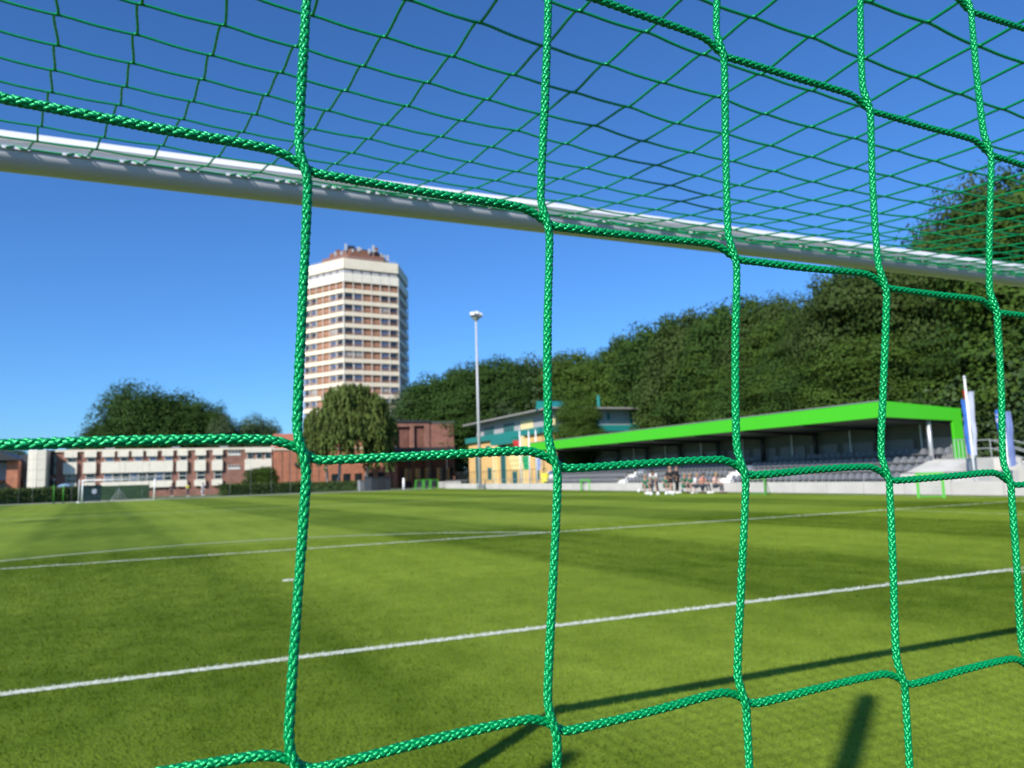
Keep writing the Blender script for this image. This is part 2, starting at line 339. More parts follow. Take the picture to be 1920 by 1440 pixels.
def plain(P, ref, ds, r=.0023, ns=5, bump=.1, s0=0.):
    C, s = resample(catmull(P, .01), ds); T, U, W = frames(C, np.asarray(ref, float)); k = np.arange(ns)
    rad = r*(1+bump*np.cos(2*np.pi*(s[:, None]+s0)/.0052+k[None]*2*np.pi*2/ns)); return sweep(C, U, W, rad, ns)
def joinm(L):
    V = []; Fq = []; o = 0
    for v, f in L: V.append(v); Fq.append(f+o); o += len(v)
    return np.vstack(V), np.vstack(Fq)

# ------------------------------------------------------------------ the goal
goal = thing('football_goal', 'white aluminium football goal whose round crossbar crosses the picture close to the camera', 'goal', (2.91, 2.36, 0))
BX0, BX1, BY, BZ = -.75, 6.57, 2.36, 2.4925
def bar_profile():
    el = lambda a: (.0595*math.cos(R_(a)), -.012+(.066 if a % 360 < 180 else .046)*math.sin(R_(a)))
    pts = [el(a) for a in range(62, -179, -6)]                                            # front, underside, up to the net rail
    pts += [(-.0595, -.0125), (-.049, -.0115), (-.045, -.0125), (-.030, -.0125), (-.028, .012), (-.030, .0165), (-.0505, .0165), (-.0525, .019)]
    pts += [el(a) for a in range(149, 66, -6)]
    return pts
prof = [(BY+y, BZ+z) for y, z in bar_profile()]
me = MB().prism(prof, 'x', BX0, BX1).mesh('crossbar', M['white_alu'], True)
def rel(o): o.location = (-goal.location[0], -goal.location[1], 0); return o
cb = rel(obj('crossbar', me, goal)); me.polygons[0].use_smooth = False; me.polygons[1].use_smooth = False
try: me.set_sharp_from_angle(angle=R_(32))
except Exception: pass
for x in (BX0, BX1):
    rel(obj('post', MB().tube((x, BY, 0), (x, BY, BZ+.052), .053, .053, 28).mesh('post', M['white_alu'], True), goal)).data.set_sharp_from_angle(angle=R_(40))
hook_mb = MB(); hook_mb.box(-.060, -.002, -.0675, -.0645, -.0045, .0030); hook_mb.box(-.060, -.052, -.0646, -.058, -.0045, .0030)
hook_mb.tube((-.006, -.066, .000), (.004, -.071, -.006), .0022, .0018, 6); hook_mb.tube((.004, -.071, -.006), (.010, -.070, -.001), .0018, .0014, 6)
hook_me = hook_mb.mesh('net_hook', M['white_alu'])
for k in range(-2, 48):
    x = -.407+.1413*k
    if BX0+.05 < x < BX1-.05: rel(obj('net_hook', hook_me, goal)).location = (x-goal.location[0], BY-goal.location[1], BZ-.015)

net = thing('goal_net', 'green braided goal net hung from the crossbar, filling the whole foreground', 'net', (.3, .335, 0))
net.parent = None
def cord(name, V, Fq): 
    V = V-np.array([.3, .335, 0]); o = obj(name, npmesh(name, V, Fq, M['cord']), net); return o
# back net lattice
KXT = {-1: (.0485, .1740, .2955, .4153, .5300), 0: (.0472, .1713, .2910, .4098, .5240), 1: (.0472, .1680, .2860, .4035, .5175), 2: (.0437, .1636, .2800, .3966, .5100)}
def KX(c, r):
    if r < -1: return KX(c, -1)+(KX(c, -1)-KX(c, 0))*(-1-r)*.8
    if r > 2: return KX(c, 2)+(KX(c, 2)-KX(c, 1))*(r-2)*.5
    if c < 0: return KXT[r][0]+.1225*c
    if c > 4: return KXT[r][4]+.1135*(c-4)
    return KXT[r][c]
def KZ(c, r):
    c = min(c, 9)+max(0, c-9)*.2
    if c < 0: return KZ(0, r)+{0: .0130, 1: .0085, 2: .0070}.get(r, .008)
    if c == 0 and r == 0: return 1.7005
    if r == -1: return 1.841-.015*c
    if r < -1: return 1.698-.1235*r-.012*c
    return 1.698-.1275*r-c*(.0085-.0018*r)
def K(c, r): return np.array([KX(c, r), .335+.003*math.sin(c*1.7+r*2.3), KZ(c, r)])
CS = range(-3, 22); RS = range(-4, 12)
def spl(pts_fn, rng_detail, path, ref, name, s0):
    pass
def vpath(c, ra, rb):
    P = []
    for r in range(ra, rb+1):
        k = K(c, r); j = .0012*math.sin(c*5+r*3)
        P += [k+(-.0019, .0002, .0115), k+(-.0015, -.0010, .0042), k+(.0009, -.0013, -.0042), k+(.0019, -.0005, -.0115)]
        if r < rb: k2 = K(c, r+1); P.append((k+k2)/2+(j*.4, .0008*math.sin(r+c), 0))
    return P
def hpath(r, ca, cb_):
    P = []; 
    for c in range(ca, cb_+1):
        k = K(c, r); j = math.sin(c*2.1+r*4.3)
        dl = k-K(c-1, r); dl /= np.linalg.norm(dl); dr = K(c+1, r)-k; dr /= np.linalg.norm(dr)
        ex = -.0034 if r <= 0 else -.0048
        P += [k-dl*.0145+(0, .0003, .0026), k-dl*.0058+(0, .0009, .0012), k+(-.0002, .0014, -.0012), k+dr*.0056+(0, .0009, ex), k+dr*.0145+(0, .0002, ex)]
        if c < cb_:
            k2 = K(c+1, r); sag = {0: .0016, 1: .0024, 2: .0024}.get(r, .0014); P.append(k*.5+k2*.5+(0, .0008*j, -.0008+.0004*j))
    return P
for c in CS:
    if -1 <= c <= 8:
        L = [braid(vpath(c, -2, 3), (0, -1, 0), s0=c*.37)]
        a = vpath(c, -4, -2)[:-3]; b = vpath(c, 3, 11)[3:]; L += [plain(a, (0, -1, 0), .03, bump=0), plain(b, (0, -1, 0), .03, bump=0)]
    else: L = [plain(vpath(c, -4, 11), (0, -1, 0), .02, bump=0)]
    cord('vertical_cord', *joinm(L))
for r in RS:
    if -2 <= r <= 3:
        L = [braid(hpath(r, -2 if r < 3 else 0, 9), (0, 0, 1), s0=r*.53)]
        L.append(plain(hpath(r, 9, 21)[4:], (0, 0, 1), .02, bump=0)); L.append(plain(hpath(r, -3, -2 if r < 3 else 0)[:-4], (0, 0, 1), .02, bump=0))
    else: L = [plain(hpath(r, -3, 21), (0, 0, 1), .02, bump=0)]
    cord('horizontal_cord', *joinm(L))
# roof net: a sagging sheet from the crossbar hooks back over the camera
RQ = np.array([[-0.2254502, 1.4425783, 2.3914701], [0.1281039, 0.0046961, -0.0095759], [0.0169386, -0.1227299, -0.0090163], [0.0001233, -0.0002611, 4.2e-06], [-0.0012297, 0.0001834, -0.0004843], [-0.001218, 0.0001542, 0.0001527], [8.1e-06, 3.98e-05, -1.95e-05], [5.08e-05, -4.89e-05, 0.0001276], [3.1e-06, -5.7e-06, -1.57e-05], [-8.4e-06, 3e-06, 8.2e-06], [-4e-07, 1e-07, 9e-07], [2.1e-06, 2.7e-06, -4.2e-06]])
def ev0(c, j): return RQ.T@np.array([1, c, j, c*c, c*j, j*j, j**3, c*j*j, c*c*j, c**3, c*c*c*j, c*c*j*j])
def EV(c, j):
    cc = min(max(c, -1), 17); p = ev0(cc, j)
    if c > 17: p = p+(ev0(17, j)-ev0(16, j))*(c-17)*np.array([1, .2, .2])
    if c < -1: p = p+(ev0(0, j)-ev0(-1, j))*(c+1)
    if j <= -7: p = np.array([-.407+.1413*c, BY-.063, BZ-.014])
    return p
RC = range(-4, 44); RJ = range(-7, 10)
nj = {(c, j): rng.normal(0, .0016, 3)*(0 if j <= -7 else 1) for c in RC for j in RJ}
def E2(c, j): return EV(c, j)+nj[(c, j)]
for j in RJ:
    P = []
    for c in RC:
        e = E2(c, j); P += [e+(-.011, 0, 0), e+(.011, 0, 0)]
        if c < 43: e2 = E2(c+1, j); P.append((e+e2)/2-(0, 0, .0015))
    near = P[:75]; far = P[74:]
    cord('roof_cord', *joinm([plain(near, (0, 0, 1), .0016, r=.0027, ns=5, bump=.13), plain(far, (0, 0, 1), .008, r=.0025, ns=4, bump=0)]))
for c in RC:
    P = []
    for j in reversed(RJ):
        e = E2(c, j)
        if j > -7: P += [e+(.0040, -.003, .0008), e+(-.0040, .003, .0008)]
        else: P += [e+(.002, -.002, .002), e+(-.001, .004, -.003)]
    cord('roof_cord', *plain(P, (1, 0, 0), .0024 if -2 <= c <= 20 else .012, r=.0027, ns=5, bump=.1 if -2 <= c <= 20 else 0))
# net loops gathered in every hook
for k in range(-2, 40):
    x = -.407+.1413*k
    if x < BX0+.1: continue
    P = [(x-.05, BY-.071, BZ-.018), (x-.035, BY-.070, BZ-.014), (x-.028, BY-.06, BZ-.008), (x-.02, BY-.070, BZ-.014), (x, BY-.071, BZ-.019)]
    cord('hook_loop', *plain(P, (0, 1, 0), .006, r=.0024, ns=5, bump=0))

# posts of a ball catching fence behind the camera (their shadows fall on the grass)
for i, (x, y) in enumerate([(-3.16, -1.65), (-5.40, -1.60)]):
    t = thing('fence_post', ['tall grey steel post behind the goal whose shadow falls beside the crossbar shadow', 'tall grey steel post farther along the same line behind the goal'][i], 'post', (x, y, 0), 0, 'posts of the ball fence behind the goal')
    part('pole', MB().tube((0, 0, 0), (0, 0, 6.0), .075, .07, 14), 'steel', t, True); part('cap', MB().sphere((0, 0, 6.0), .072, 12, 6), 'steel', t, True)
    part('base_plate', bx(-.12, .12, -.12, .12, 0, .02), 'steel', t)

# ------------------------------------------------------------------ far goal and its neighbours
def far_goal(name, label, P0, P1, h, r, depth, m, group=None, netm='white'):
    P0 = Vector((P0[0], P0[1], 0)); P1 = Vector((P1[0], P1[1], 0)); c = (P0+P1)/2; d = P1-P0; w = d.length; rz = math.atan2(d.y, d.x)
    t = thing(name, label, 'goal', c, rz, group); w2 = w/2
    for s in (-1, 1): part('post', MB().tube((s*w2, 0, 0), (s*w2, 0, h-r), r, r, 10), m, t, True)
    part('crossbar', MB().tube((-w2-r, 0, h-r), (w2+r, 0, h-r), r, r, 10), m, t, True)
    for s in (-1, 1): part('net_stay', MB().poly([(s*w2, 0, h-r), (s*w2, depth*.5, h-r*2), (s*w2, depth, .03)], r*.4, 5), m, t)
    part('ground_bar', MB().tube((-w2, depth, .03), (w2, depth, .03), r*.4, r*.4, 5), m, t)
    n = MB(); k = int(w/.24)
    for i in range(k+1):
        x = -w2+w*i/k; n.poly([(x, 0, h-r), (x, depth*.5, h-r*2.2), (x, depth, .03)], .0022, 3)
    for j in range(8): z = (h-.1)*j/8; yy = depth-depth*.5*z/h; n.tube((-w2, yy, z+.02), (w2, yy, z+.02), .0022, .0022, 3)
    tag(part('net', n, netm, t), kind='stuff')
    return t
gl, gr = AG(152, 944), AG(290, 939)
dd = Vector((6.95, .5, 0)); mid = Vector(AY(222.5, 941, 92.5)); mid.z = 0
far_goal('football_goal', 'white football goal at the far end of the pitch in front of the school', mid-dd/2, mid+dd/2, 2.44, .065, 1.6, 'white')
def mini_goal(px, py, d, w, h, label, rz=0, m='lime2', grp='small green training goals around the pitch'):
    p = Vector(AD(px, py, d)); p.z = 0; t = thing('training_goal', label, 'goal', p, rz, grp); r = .055
    for s in (-1, 1): part('post', MB().box(s*w/2-r, s*w/2+r, -r, r, 0, h-r*2), m, t)
    part('crossbar', MB().box(-w/2-r, w/2+r, -r, r, h-r*2, h), m, t)
    part('base_frame', MB().poly([(-w/2, 0, .03), (-w/2, .7, .03), (w/2, .7, .03), (w/2, 0, .03)], .025, 6), m, t)
    for s in (-1, 1): part('back_stay', MB().tube((s*w/2, .7, .03), (s*w/2, 0, h-r), .02, .02, 5), m, t)
    n = MB()
    for i in range(9):
        x = -w/2+w*i/8; n.tube((x, .7, .05), (x, .02, h-r*2), .008, .008, 3)
    for j in range(1, 6): z = h*j/6; n.tube((-w/2, .7*(1-j/6), z), (w/2, .7*(1-j/6), z), .008, .008, 3)
    tag(part('net', n, 'white', t), kind='stuff'); return t
mini_goal(788, 917, 104, 1.4, 1.25, 'small green training goal, left one of the three stood together before the brick building', .3)
mini_goal(801, 917, 104, 1.3, 1.3, 'small green training goal between two others before the brick building', .3)
mini_goal(814, 917, 104, 1.3, 1.25, 'small green training goal, right one of the three stood together before the brick building', .3)
mini_goal(1098, 919, 66.5, .9, .95, 'small green training goal beside the left stairs of the stand', -1.1)
mini_goal(1416, 924, 44.5, 1.2, 1.0, 'small green training goal in front of the middle stairs of the stand', -1.1, 'darkgreen')
mini_goal(1746, 928, 37, .95, 1.1, 'small green training goal leaning by the pale end wall of the stand', -.95)
# two slim green posts of a folded goal beside the far goal
for i, (px, lab) in enumerate([(100, 'slim bright green post left of the far goal, nearer the hedge corner'), (118, 'slim bright green post between the far goal and another green post')]):
    p = AD(px, 941, 94); t = thing('marker_pole', lab, 'pole', (p[0], p[1], 0), 0, 'green poles by the far goal')
    part('shaft', MB().tube((0, 0, .1), (0, 0, 2.0), .035, .035, 8), 'lime2', t, True); part('foot', MB().tube((0, 0, 0), (0, 0, .1), .22, .18, 12), 'dark', t)
p = AD(147, 943, 94.5); t = thing('net_pole', 'thin white pole standing just left of the far goal', 'pole', (p[0], p[1], 0))
part('shaft', MB().tube((0, 0, .08), (0, 0, 2.5), .04, .04, 8), 'white', t, True); part('foot', MB().tube((0, 0, 0), (0, 0, .08), .2, .16, 12), 'white', t)
# dark cabinet with round white emblem seen through the far goal
p = AD(170, 941, 99.5); t = thing('ball_cabinet', 'dark blue green cabinet with a white round emblem behind the far goal', 'cabinet', (p[0], p[1], 0), .45)
part('box', bx(-.95, .95, -.4, .4, .05, 1.75), 'bin', t); part('lid', bx(-1, 1, -.45, .45, 1.752, 1.85), 'bin', t)
part('emblem', MB().prism([(.2+.26*math.cos(a), 1.15+.30*math.sin(a)) for a in np.linspace(0, 2*math.pi, 17)[:-1]], 'y', -.42, -.402), 'cloth_white', t)
for sx in (-.8, .8): part('foot', bx(sx-.1, sx+.1, -.3, .3, 0, .048), 'dark', t)
# grey pyramid frame of a rebound goal
p = AD(223, 940, 98); t = thing('rebound_frame', 'grey triangular folding frame standing behind the far goal net', 'training frame', (p[0], p[1], 0), .4)
for s in (-1, 1): part('leg', MB().tube((s*.95, 0, 0), (0, .1, 1.4), .03, .03, 6), 'grey', t); part('rear_leg', MB().tube((s*.6, .8, 0), (0, .1, 1.4), .025, .025, 6), 'grey', t)
part('base_bar', MB().tube((-.95, 0, .03), (.95, 0, .03), .025, .025, 6), 'grey', t)
n = MB(); [n.tube((-.95+.19*i, 0, .03), (0, .1, 1.36), .008, .008, 3) for i in range(1, 10)]; tag(part('net', n, 'grey', t), kind='stuff')

# ------------------------------------------------------------------ vegetation
def cards(P, N, s, asp=1.0, up=.0):
    n = len(P); N = N/np.linalg.norm(N, axis=1)[:, None]; a = rng.normal(size=(n, 3)); a[:, 2] += up*6
    U = np.cross(N, a); U /= np.linalg.norm(U, axis=1)[:, None]; W = np.cross(N, U)
    s = s[:, None]; V = np.empty((n, 4, 3), np.float32)
    V[:, 0] = P-U*s*.5; V[:, 1] = P-W*s*asp*.5+U*s*.1; V[:, 2] = P+U*s*.5; V[:, 3] = P+W*s*asp*.5
    return V.reshape(-1, 3), np.arange(4*n).reshape(-1, 4)
def crown_mesh(name, seed, m, n=15000, rx=.5, zb=.12, lobes=34, size=.0165, flat=1.0):
    """unit tree crown: height 1, radius rx"""
    g = np.random.default_rng(seed); cen = []; rad = []
    for i in range(lobes):
        t = (i+.5)/lobes; z = zb+.1+(.70-zb)*t; prof = math.sin(math.pi*min(.97, (.28+.72*(1-(z-zb)/(1-zb))**flat)*.62+.0))
        prof = (1-((z-.36)/.54)**2)**.5 if abs(z-.36) < .54 else 0
        a = i*2.4+g.random()*.8; rr = rx*prof*(.45+.4*g.random()); cen.append((rr*math.cos(a), rr*math.sin(a), z-.02)); rad.append((.12+.11*g.random())*(.6+.5*rx/.5))
    cen.append((0, 0, .80)); rad.append(.16); cen.append((0, 0, .55)); rad.append(.26); cen.append((0, 0, .33)); rad.append(.22)
    cen = np.array(cen); rad = np.array(rad); p = rad**2/np.sum(rad**2); li = g.choice(len(cen), n, p=p)
    D = g.normal(size=(n, 3)); D /= np.linalg.norm(D, axis=1)[:, None]; D[:, 2] = np.abs(D[:, 2])*.35+D[:, 2]*.65
    # every lobe carries flattened sprays of leaves with gaps between them
    NC = 24; cl = g.normal(size=(len(cen), NC, 3)); cl[:, :, 2] = np.abs(cl[:, :, 2])*.8+cl[:, :, 2]*.45; cl /= np.linalg.norm(cl, axis=2)[:, :, None]
    ci = g.integers(0, NC, n); cd = cl[li, ci]; rc = (rad*(.36+.14*g.random(len(rad))))[li]
    D[:, 2] = np.where(g.random(n) < .8, np.abs(D[:, 2]), D[:, 2]); D2 = D*.85+cd*.5; D2 /= np.linalg.norm(D2, axis=1)[:, None]
    P = cen[li]+cd*(rad[li]*.86)[:, None]+D*(rc*(.75+.35*g.random(n)))[:, None]*np.array([1.1, 1.1, .85])
    inn = g.random(n) < .10; P[inn] = (cen[li]+D*(rad[li]*.5)[:, None])[inn]; P[:, 2] = np.clip(P[:, 2], zb*.6, 1.04)
    V, Fq = cards(P, D2+g.normal(0, .28, (n, 3)), size*(.6+.8*g.random(n)))
    return npmesh(name, V, Fq, m, False)
def trunk_mesh(name, seed, m='bark', r=.022, zb=.12, k=7):
    g = random.Random(seed); b = MB(); p = Vector((0, 0, -.01)); q = Vector((g.uniform(-.01, .01), g.uniform(-.01, .01), zb+.1)); b.tube(p, q, r, r*.72, 8)
    q2 = q+Vector((g.uniform(-.03, .03), g.uniform(-.03, .03), .3)); b.tube(q, q2, r*.72, r*.35, 7); b.tube(q2, q2+Vector((0, 0, .2)), r*.35, r*.1, 5)
    for i in range(k):
        a = i*2.4+g.random(); t = g.random(); s = q.lerp(q2, t*.8); e = s+Vector((math.cos(a)*.24, math.sin(a)*.24, .12+.14*g.random())); mdl = s.lerp(e, .5)+Vector((0, 0, -.02))
        b.tube(s, mdl, r*.35, r*.25, 5); b.tube(mdl, e, r*.25, r*.08, 5)
    return b.mesh(name, M[m], True)
PROTO = [(crown_mesh('crown', 11+i, M[['leafA', 'leafB', 'leafC', 'leafA', 'leafE', 'leafB'][i]], n=46000 if i < 4 else 34000, rx=[.45, .5, .42, .55, .5, .38][i]), trunk_mesh('trunk', i)) for i in range(6)]
FINE = [(crown_mesh('crown', 31+i, M[['leafA', 'leafB', 'leafC'][i]], n=62000, rx=.45, lobes=38, size=.0135), trunk_mesh('trunk', 30+i)) for i in range(3)]
def tree(px, py, d, w, k, label, group=None, name='broadleaf_tree', base=0.):
    p = AD(px, py, d); h = p[2]-base; o = thing(name, label, 'tree', (p[0], p[1], base), random.random()*6.28, group)
    rx = [.45, .5, .42, .55, .5, .38][k]; PP = PROTO[k]
    if d < 92 or name == 'small_tree': rx = .45; PP = FINE[k % 3]
    s = w/2/rx
    obj('crown', PP[0], o, sc=(s, s, h*1.07)); obj('trunk', PP[1], o, sc=(s, s, h)); return o
# the big dome and its small neighbours behind the school
dome = crown_mesh('crown', 77, M['leafA'], n=70000, rx=.62, lobes=110, size=.0165)
p = AD(293, 736, 176); o = thing('dome_tree', 'large dark dome shaped tree rising behind the long brick school', 'tree', (p[0], p[1], 0), .6)
obj('crown', dome, o, sc=(19.5, 19.5, p[2]*1.05)); obj('trunk', trunk_mesh('trunk', 50), o, sc=(22, 22, p[2]))
tree(196, 790, 178, 10, 3, 'low rounded tree merging with the left flank of the dome shaped tree')
tree(392, 758, 172, 9, 3, 'tree merging with the right flank of the dome shaped tree')
tree(421, 784, 168, 7.5, 4, 'small dark tree just right of the dome shaped tree'); tree(482, 786, 170, 10.5, 4, 'small rounded dark tree behind the right end of the school roof')
tree(448, 800, 172, 6, 4, 'very small dark tree in the gap between two small trees behind the school')
tree(8, 838, 200, 9, 4, 'distant low tree above the leftmost dark roof')
WOOD = [(787, 738, 152, 15, 4), (818, 722, 148, 13, 0), (850, 703, 146, 17, 0), (893, 681, 148, 19, 3), (945, 684, 150, 17, 0), (990, 690, 152, 16, 1), (1040, 674, 150, 16, 4), (1085, 668, 147, 15, 1),
        (1128, 664, 144, 15, 1), (1170, 646, 138, 15, 0), (1212, 625, 130, 15, 1), (1258, 606, 118, 15, 0), (1305, 596, 104, 13, 2), (1352, 586, 99, 13, 1), (1400, 574, 95, 13, 0), (1445, 566, 91, 11, 2),
        (1488, 602, 86, 9, 1), (1530, 606, 84, 9, 0), (1568, 566, 80, 9, 2), (1612, 500, 77, 10, 2), (1668, 498, 73, 15, 2), (1722, 500, 76, 14, 0), (1775, 472, 75, 12, 2), (1832, 398, 74, 12, 2), (1890, 350, 72, 15, 2), (1965, 350, 68, 17, 0), (2060, 360, 64, 18, 1)]
ordn = ['first', 'second', 'third', 'fourth', 'fifth', 'sixth', 'seventh', 'eighth', 'ninth', 'tenth', 'eleventh', 'twelfth', 'thirteenth', 'fourteenth', 'fifteenth', 'sixteenth', 'seventeenth', 'eighteenth', 'nineteenth', 'twentieth', 'twenty-first', 'twenty-second', 'twenty-third', 'twenty-fourth', 'twenty-fifth', 'twenty-sixth', 'twenty-seventh']
for i, (px, py, d, w, k) in enumerate(WOOD):
    tree(px, py, d, w*1.12, k, f'{ordn[i]} tree from the left along the skyline of the wood behind the stand', 'woodland trees behind the stand')
FR = [(800, 790, 142, 12, 0), (860, 760, 140, 13, 0), (925, 755, 143, 13, 4), (1000, 745, 145, 14, 1), (1075, 725, 141, 13, 0), (1140, 730, 137, 13, 1), (1205, 705, 128, 13, 0), (1275, 690, 108, 13, 1), (1340, 670, 94, 13, 0), (1400, 690, 88, 12, 4), (1455, 680, 83, 12, 0), (1515, 690, 76, 12, 1), (1570, 680, 72, 12, 0), (1635, 640, 68, 12, 1), (1700, 640, 71, 12, 0), (1765, 620, 70, 12, 1), (1835, 600, 68, 12, 0), (1900, 620, 65, 12, 4), (1970, 600, 62, 12, 1)]
for i, (px, py, d, w, k) in enumerate(FR):
    tree(px, py, d, w, k, f'{ordn[i]} tree from the left in the lower front row of the wood', 'lower trees in front of the wood')
# undergrowth filling the foot of the wood
def shrub_mass(pts, h, depth, n, m, size):
    P = []; N = []
    for _ in range(n):
        t = random.random()*(len(pts)-1); i = int(t); f = t-i; a, b = Vector(pts[i]), Vector(pts[i+1]); c = a.lerp(b, f); hh = h*(.6+.4*math.sin(t*9.3)*math.sin(t*4.1+1))
        z = random.random()**.7*hh; P.append((c.x+random.uniform(-depth, depth), c.y+random.uniform(-depth, depth), z)); N.append((random.gauss(-.4, .6), random.gauss(-.6, .6), random.gauss(.4, .5)))
    V, Fq = cards(np.array(P), np.array(N), size*(.6+.8*rng.random(n))); return npmesh('undergrowth', V, Fq, m, False)
line_pts = [(AD(x, 800, d)[0], AD(x, 800, d)[1], 0) for x, d in ((720, 150), (860, 138), (1000, 140), (1100, 135), (1240, 112), (1400, 84), (1600, 68), (1800, 63), (1960, 57), (2100, 53))]
tag(obj('undergrowth', shrub_mass(line_pts, 8, 3.2, 90000, M['leafE'], .27)), 'dark shrubs filling the foot of the wood behind the stand', 'undergrowth', kind='stuff')

# weeping birch in front of the tower
def birch():
    g = np.random.default_rng(5); P = []; S = []; b = thing('weeping_birch', 'weeping birch with hanging branches and white trunks in front of the tower block', 'tree', AD(655, 900, 116)[:2]+(0,), 0)
    W, Hh = 7.6, AD(655, 706, 116)[2]
    heads = [(-3.6, .6, Hh*.74, 3.0), (-.9, 0, Hh*.93, 3.1), (1.0, .8, Hh*.95, 2.9), (3.2, 0, Hh*.86, 2.9), (-5.4, -.4, Hh*.54, 2.2), (5.3, .5, Hh*.66, 2.3), (0, -1.5, Hh*.72, 3.4), (-2.4, -2, Hh*.60, 2.6), (2.6, -2, Hh*.66, 2.8), (4.4, -1.2, Hh*.48, 2.2)]
    for hx, hy, hz, r in heads:
        for _ in range(185):
            d = g.normal(size=3); d /= np.linalg.norm(d); d[2] = abs(d[2]); p = np.array([hx, hy, hz-r*.75])+d*r*(.7+.3*g.random())*np.array([1, .9, .75]); ln = (1.2+3.4*g.random())*(1.1-.5*d[2])
            k = int(ln/.22)
            for q in range(k):
                P.append(p+np.array([.10*g.normal(), .10*g.normal(), -q*.22])+d*np.array([.25, .25, 0])*min(1, q*.15)); S.append(.30)
    P = np.array(P); P = P[P[:, 2] > 2.6]; n = len(P); N = g.normal(size=(n, 3)); N[:, 2] *= .2
    N /= np.linalg.norm(N, axis=1)[:, None]; s = .12+.10*g.random(n); side = np.cross(N, (0, 0, 1.)); side /= np.linalg.norm(side, axis=1)[:, None]; up = np.array([0, 0, 1.])*(.22+.2*g.random(n))[:, None]
    V = np.stack([P-up, P+side*s[:, None], P+up, P-side*s[:, None]], 1).reshape(-1, 3)
    obj('foliage', npmesh('foliage', V, np.arange(4*n).reshape(-1, 4), M['leafD'], False), b)
    obj('trunk', MB().tube((2.2, 0, 0), (3.0, 0, 4.2), .30, .22, 8).tube((3.0, 0, 4.2), (2.0, 0, 9), .22, .12, 7).tube((2.0, 0, 9), (1.0, 0, Hh*.85), .12, .04, 6).mesh('trunk', M['birch'], True), b)
    obj('trunk', MB().tube((-3.0, .4, 0), (-3.5, .4, 5), .22, .16, 8).tube((-3.5, .4, 5), (-3.2, .5, Hh*.62), .16, .05, 7).mesh('trunk', M['birch'], True), b)
    obj('trunk', MB().tube((-1.6, .2, 0), (-1.3, .2, 5), .26, .18, 8).tube((-1.3, .2, 5), (-.8, .3, Hh*.8), .18, .05, 7).mesh('trunk', M['birch'], True), b)
birch()
tree(1083, 752, 82, 5.8, 1, 'small olive tree in front of the grey and teal building', name='broadleaf_tree')
tree(480, 879, 119, 3.6, 2, 'small yellowish bushy tree before the school wall', name='small_tree'); tree(500, 876, 118, 3.4, 4, 'small dark bushy tree before the plain brick gable', name='small_tree')

# hedges
def hedge(p0, p1, h, depth, n, label, m='hedge', size=.16):
    p0 = Vector(p0); p1 = Vector(p1); d = p1-p0; l = d.length; rz = math.atan2(d.y, d.x); t = thing('hedge', label, 'hedge', p0, rz)
    part('branches', bx(.15, l-.15, -depth*.32, depth*.32, .0, h*.88), 'leafE', t)
    P = np.stack([rng.random(n)*l, rng.normal(0, depth*.33, n), rng.random(n)**.6*h*(1+.05*rng.normal(size=n))], 1)
    V, Fq = cards(P, rng.normal(size=(n, 3))+[0, -.8, .4], size*(.6+.8*rng.random(n))); obj('foliage', npmesh('foliage', V, Fq, M[m], False), t); return t
def gp(px, d): p = AD(px, 900, d); return (p[0], p[1], 0)
hedge(gp(-60, 104), gp(170, 108), 1.75, 1.6, 9000, 'clipped dark hedge behind the green poles at the left edge')
hedge(gp(412, 108), gp(566, 112), 1.5, 1.5, 6000, 'long low hedge in front of the plain brick gable')
hedge(gp(556, 113), gp(690, 114), 1.35, 1.3, 5000, 'low hedge under the weeping birch')
t = thing('windbreak_screen', 'dark green windbreak screen behind the far goal', 'screen', gp(172, 107), math.atan2(gp(280, 107)[1]-gp(172, 107)[1], gp(280, 107)[0]-gp(172, 107)[0]))
ln = (Vector(gp(280, 107))-Vector(gp(172, 107))).length
part('sheet', bx(0, ln, -.03, .03, .05, 1.75), 'screen', t)
for i in range(5): part('post', MB().tube((ln*i/4, .07, 0), (ln*i/4, .07, 1.8), .03, .03, 6), 'dark', t)

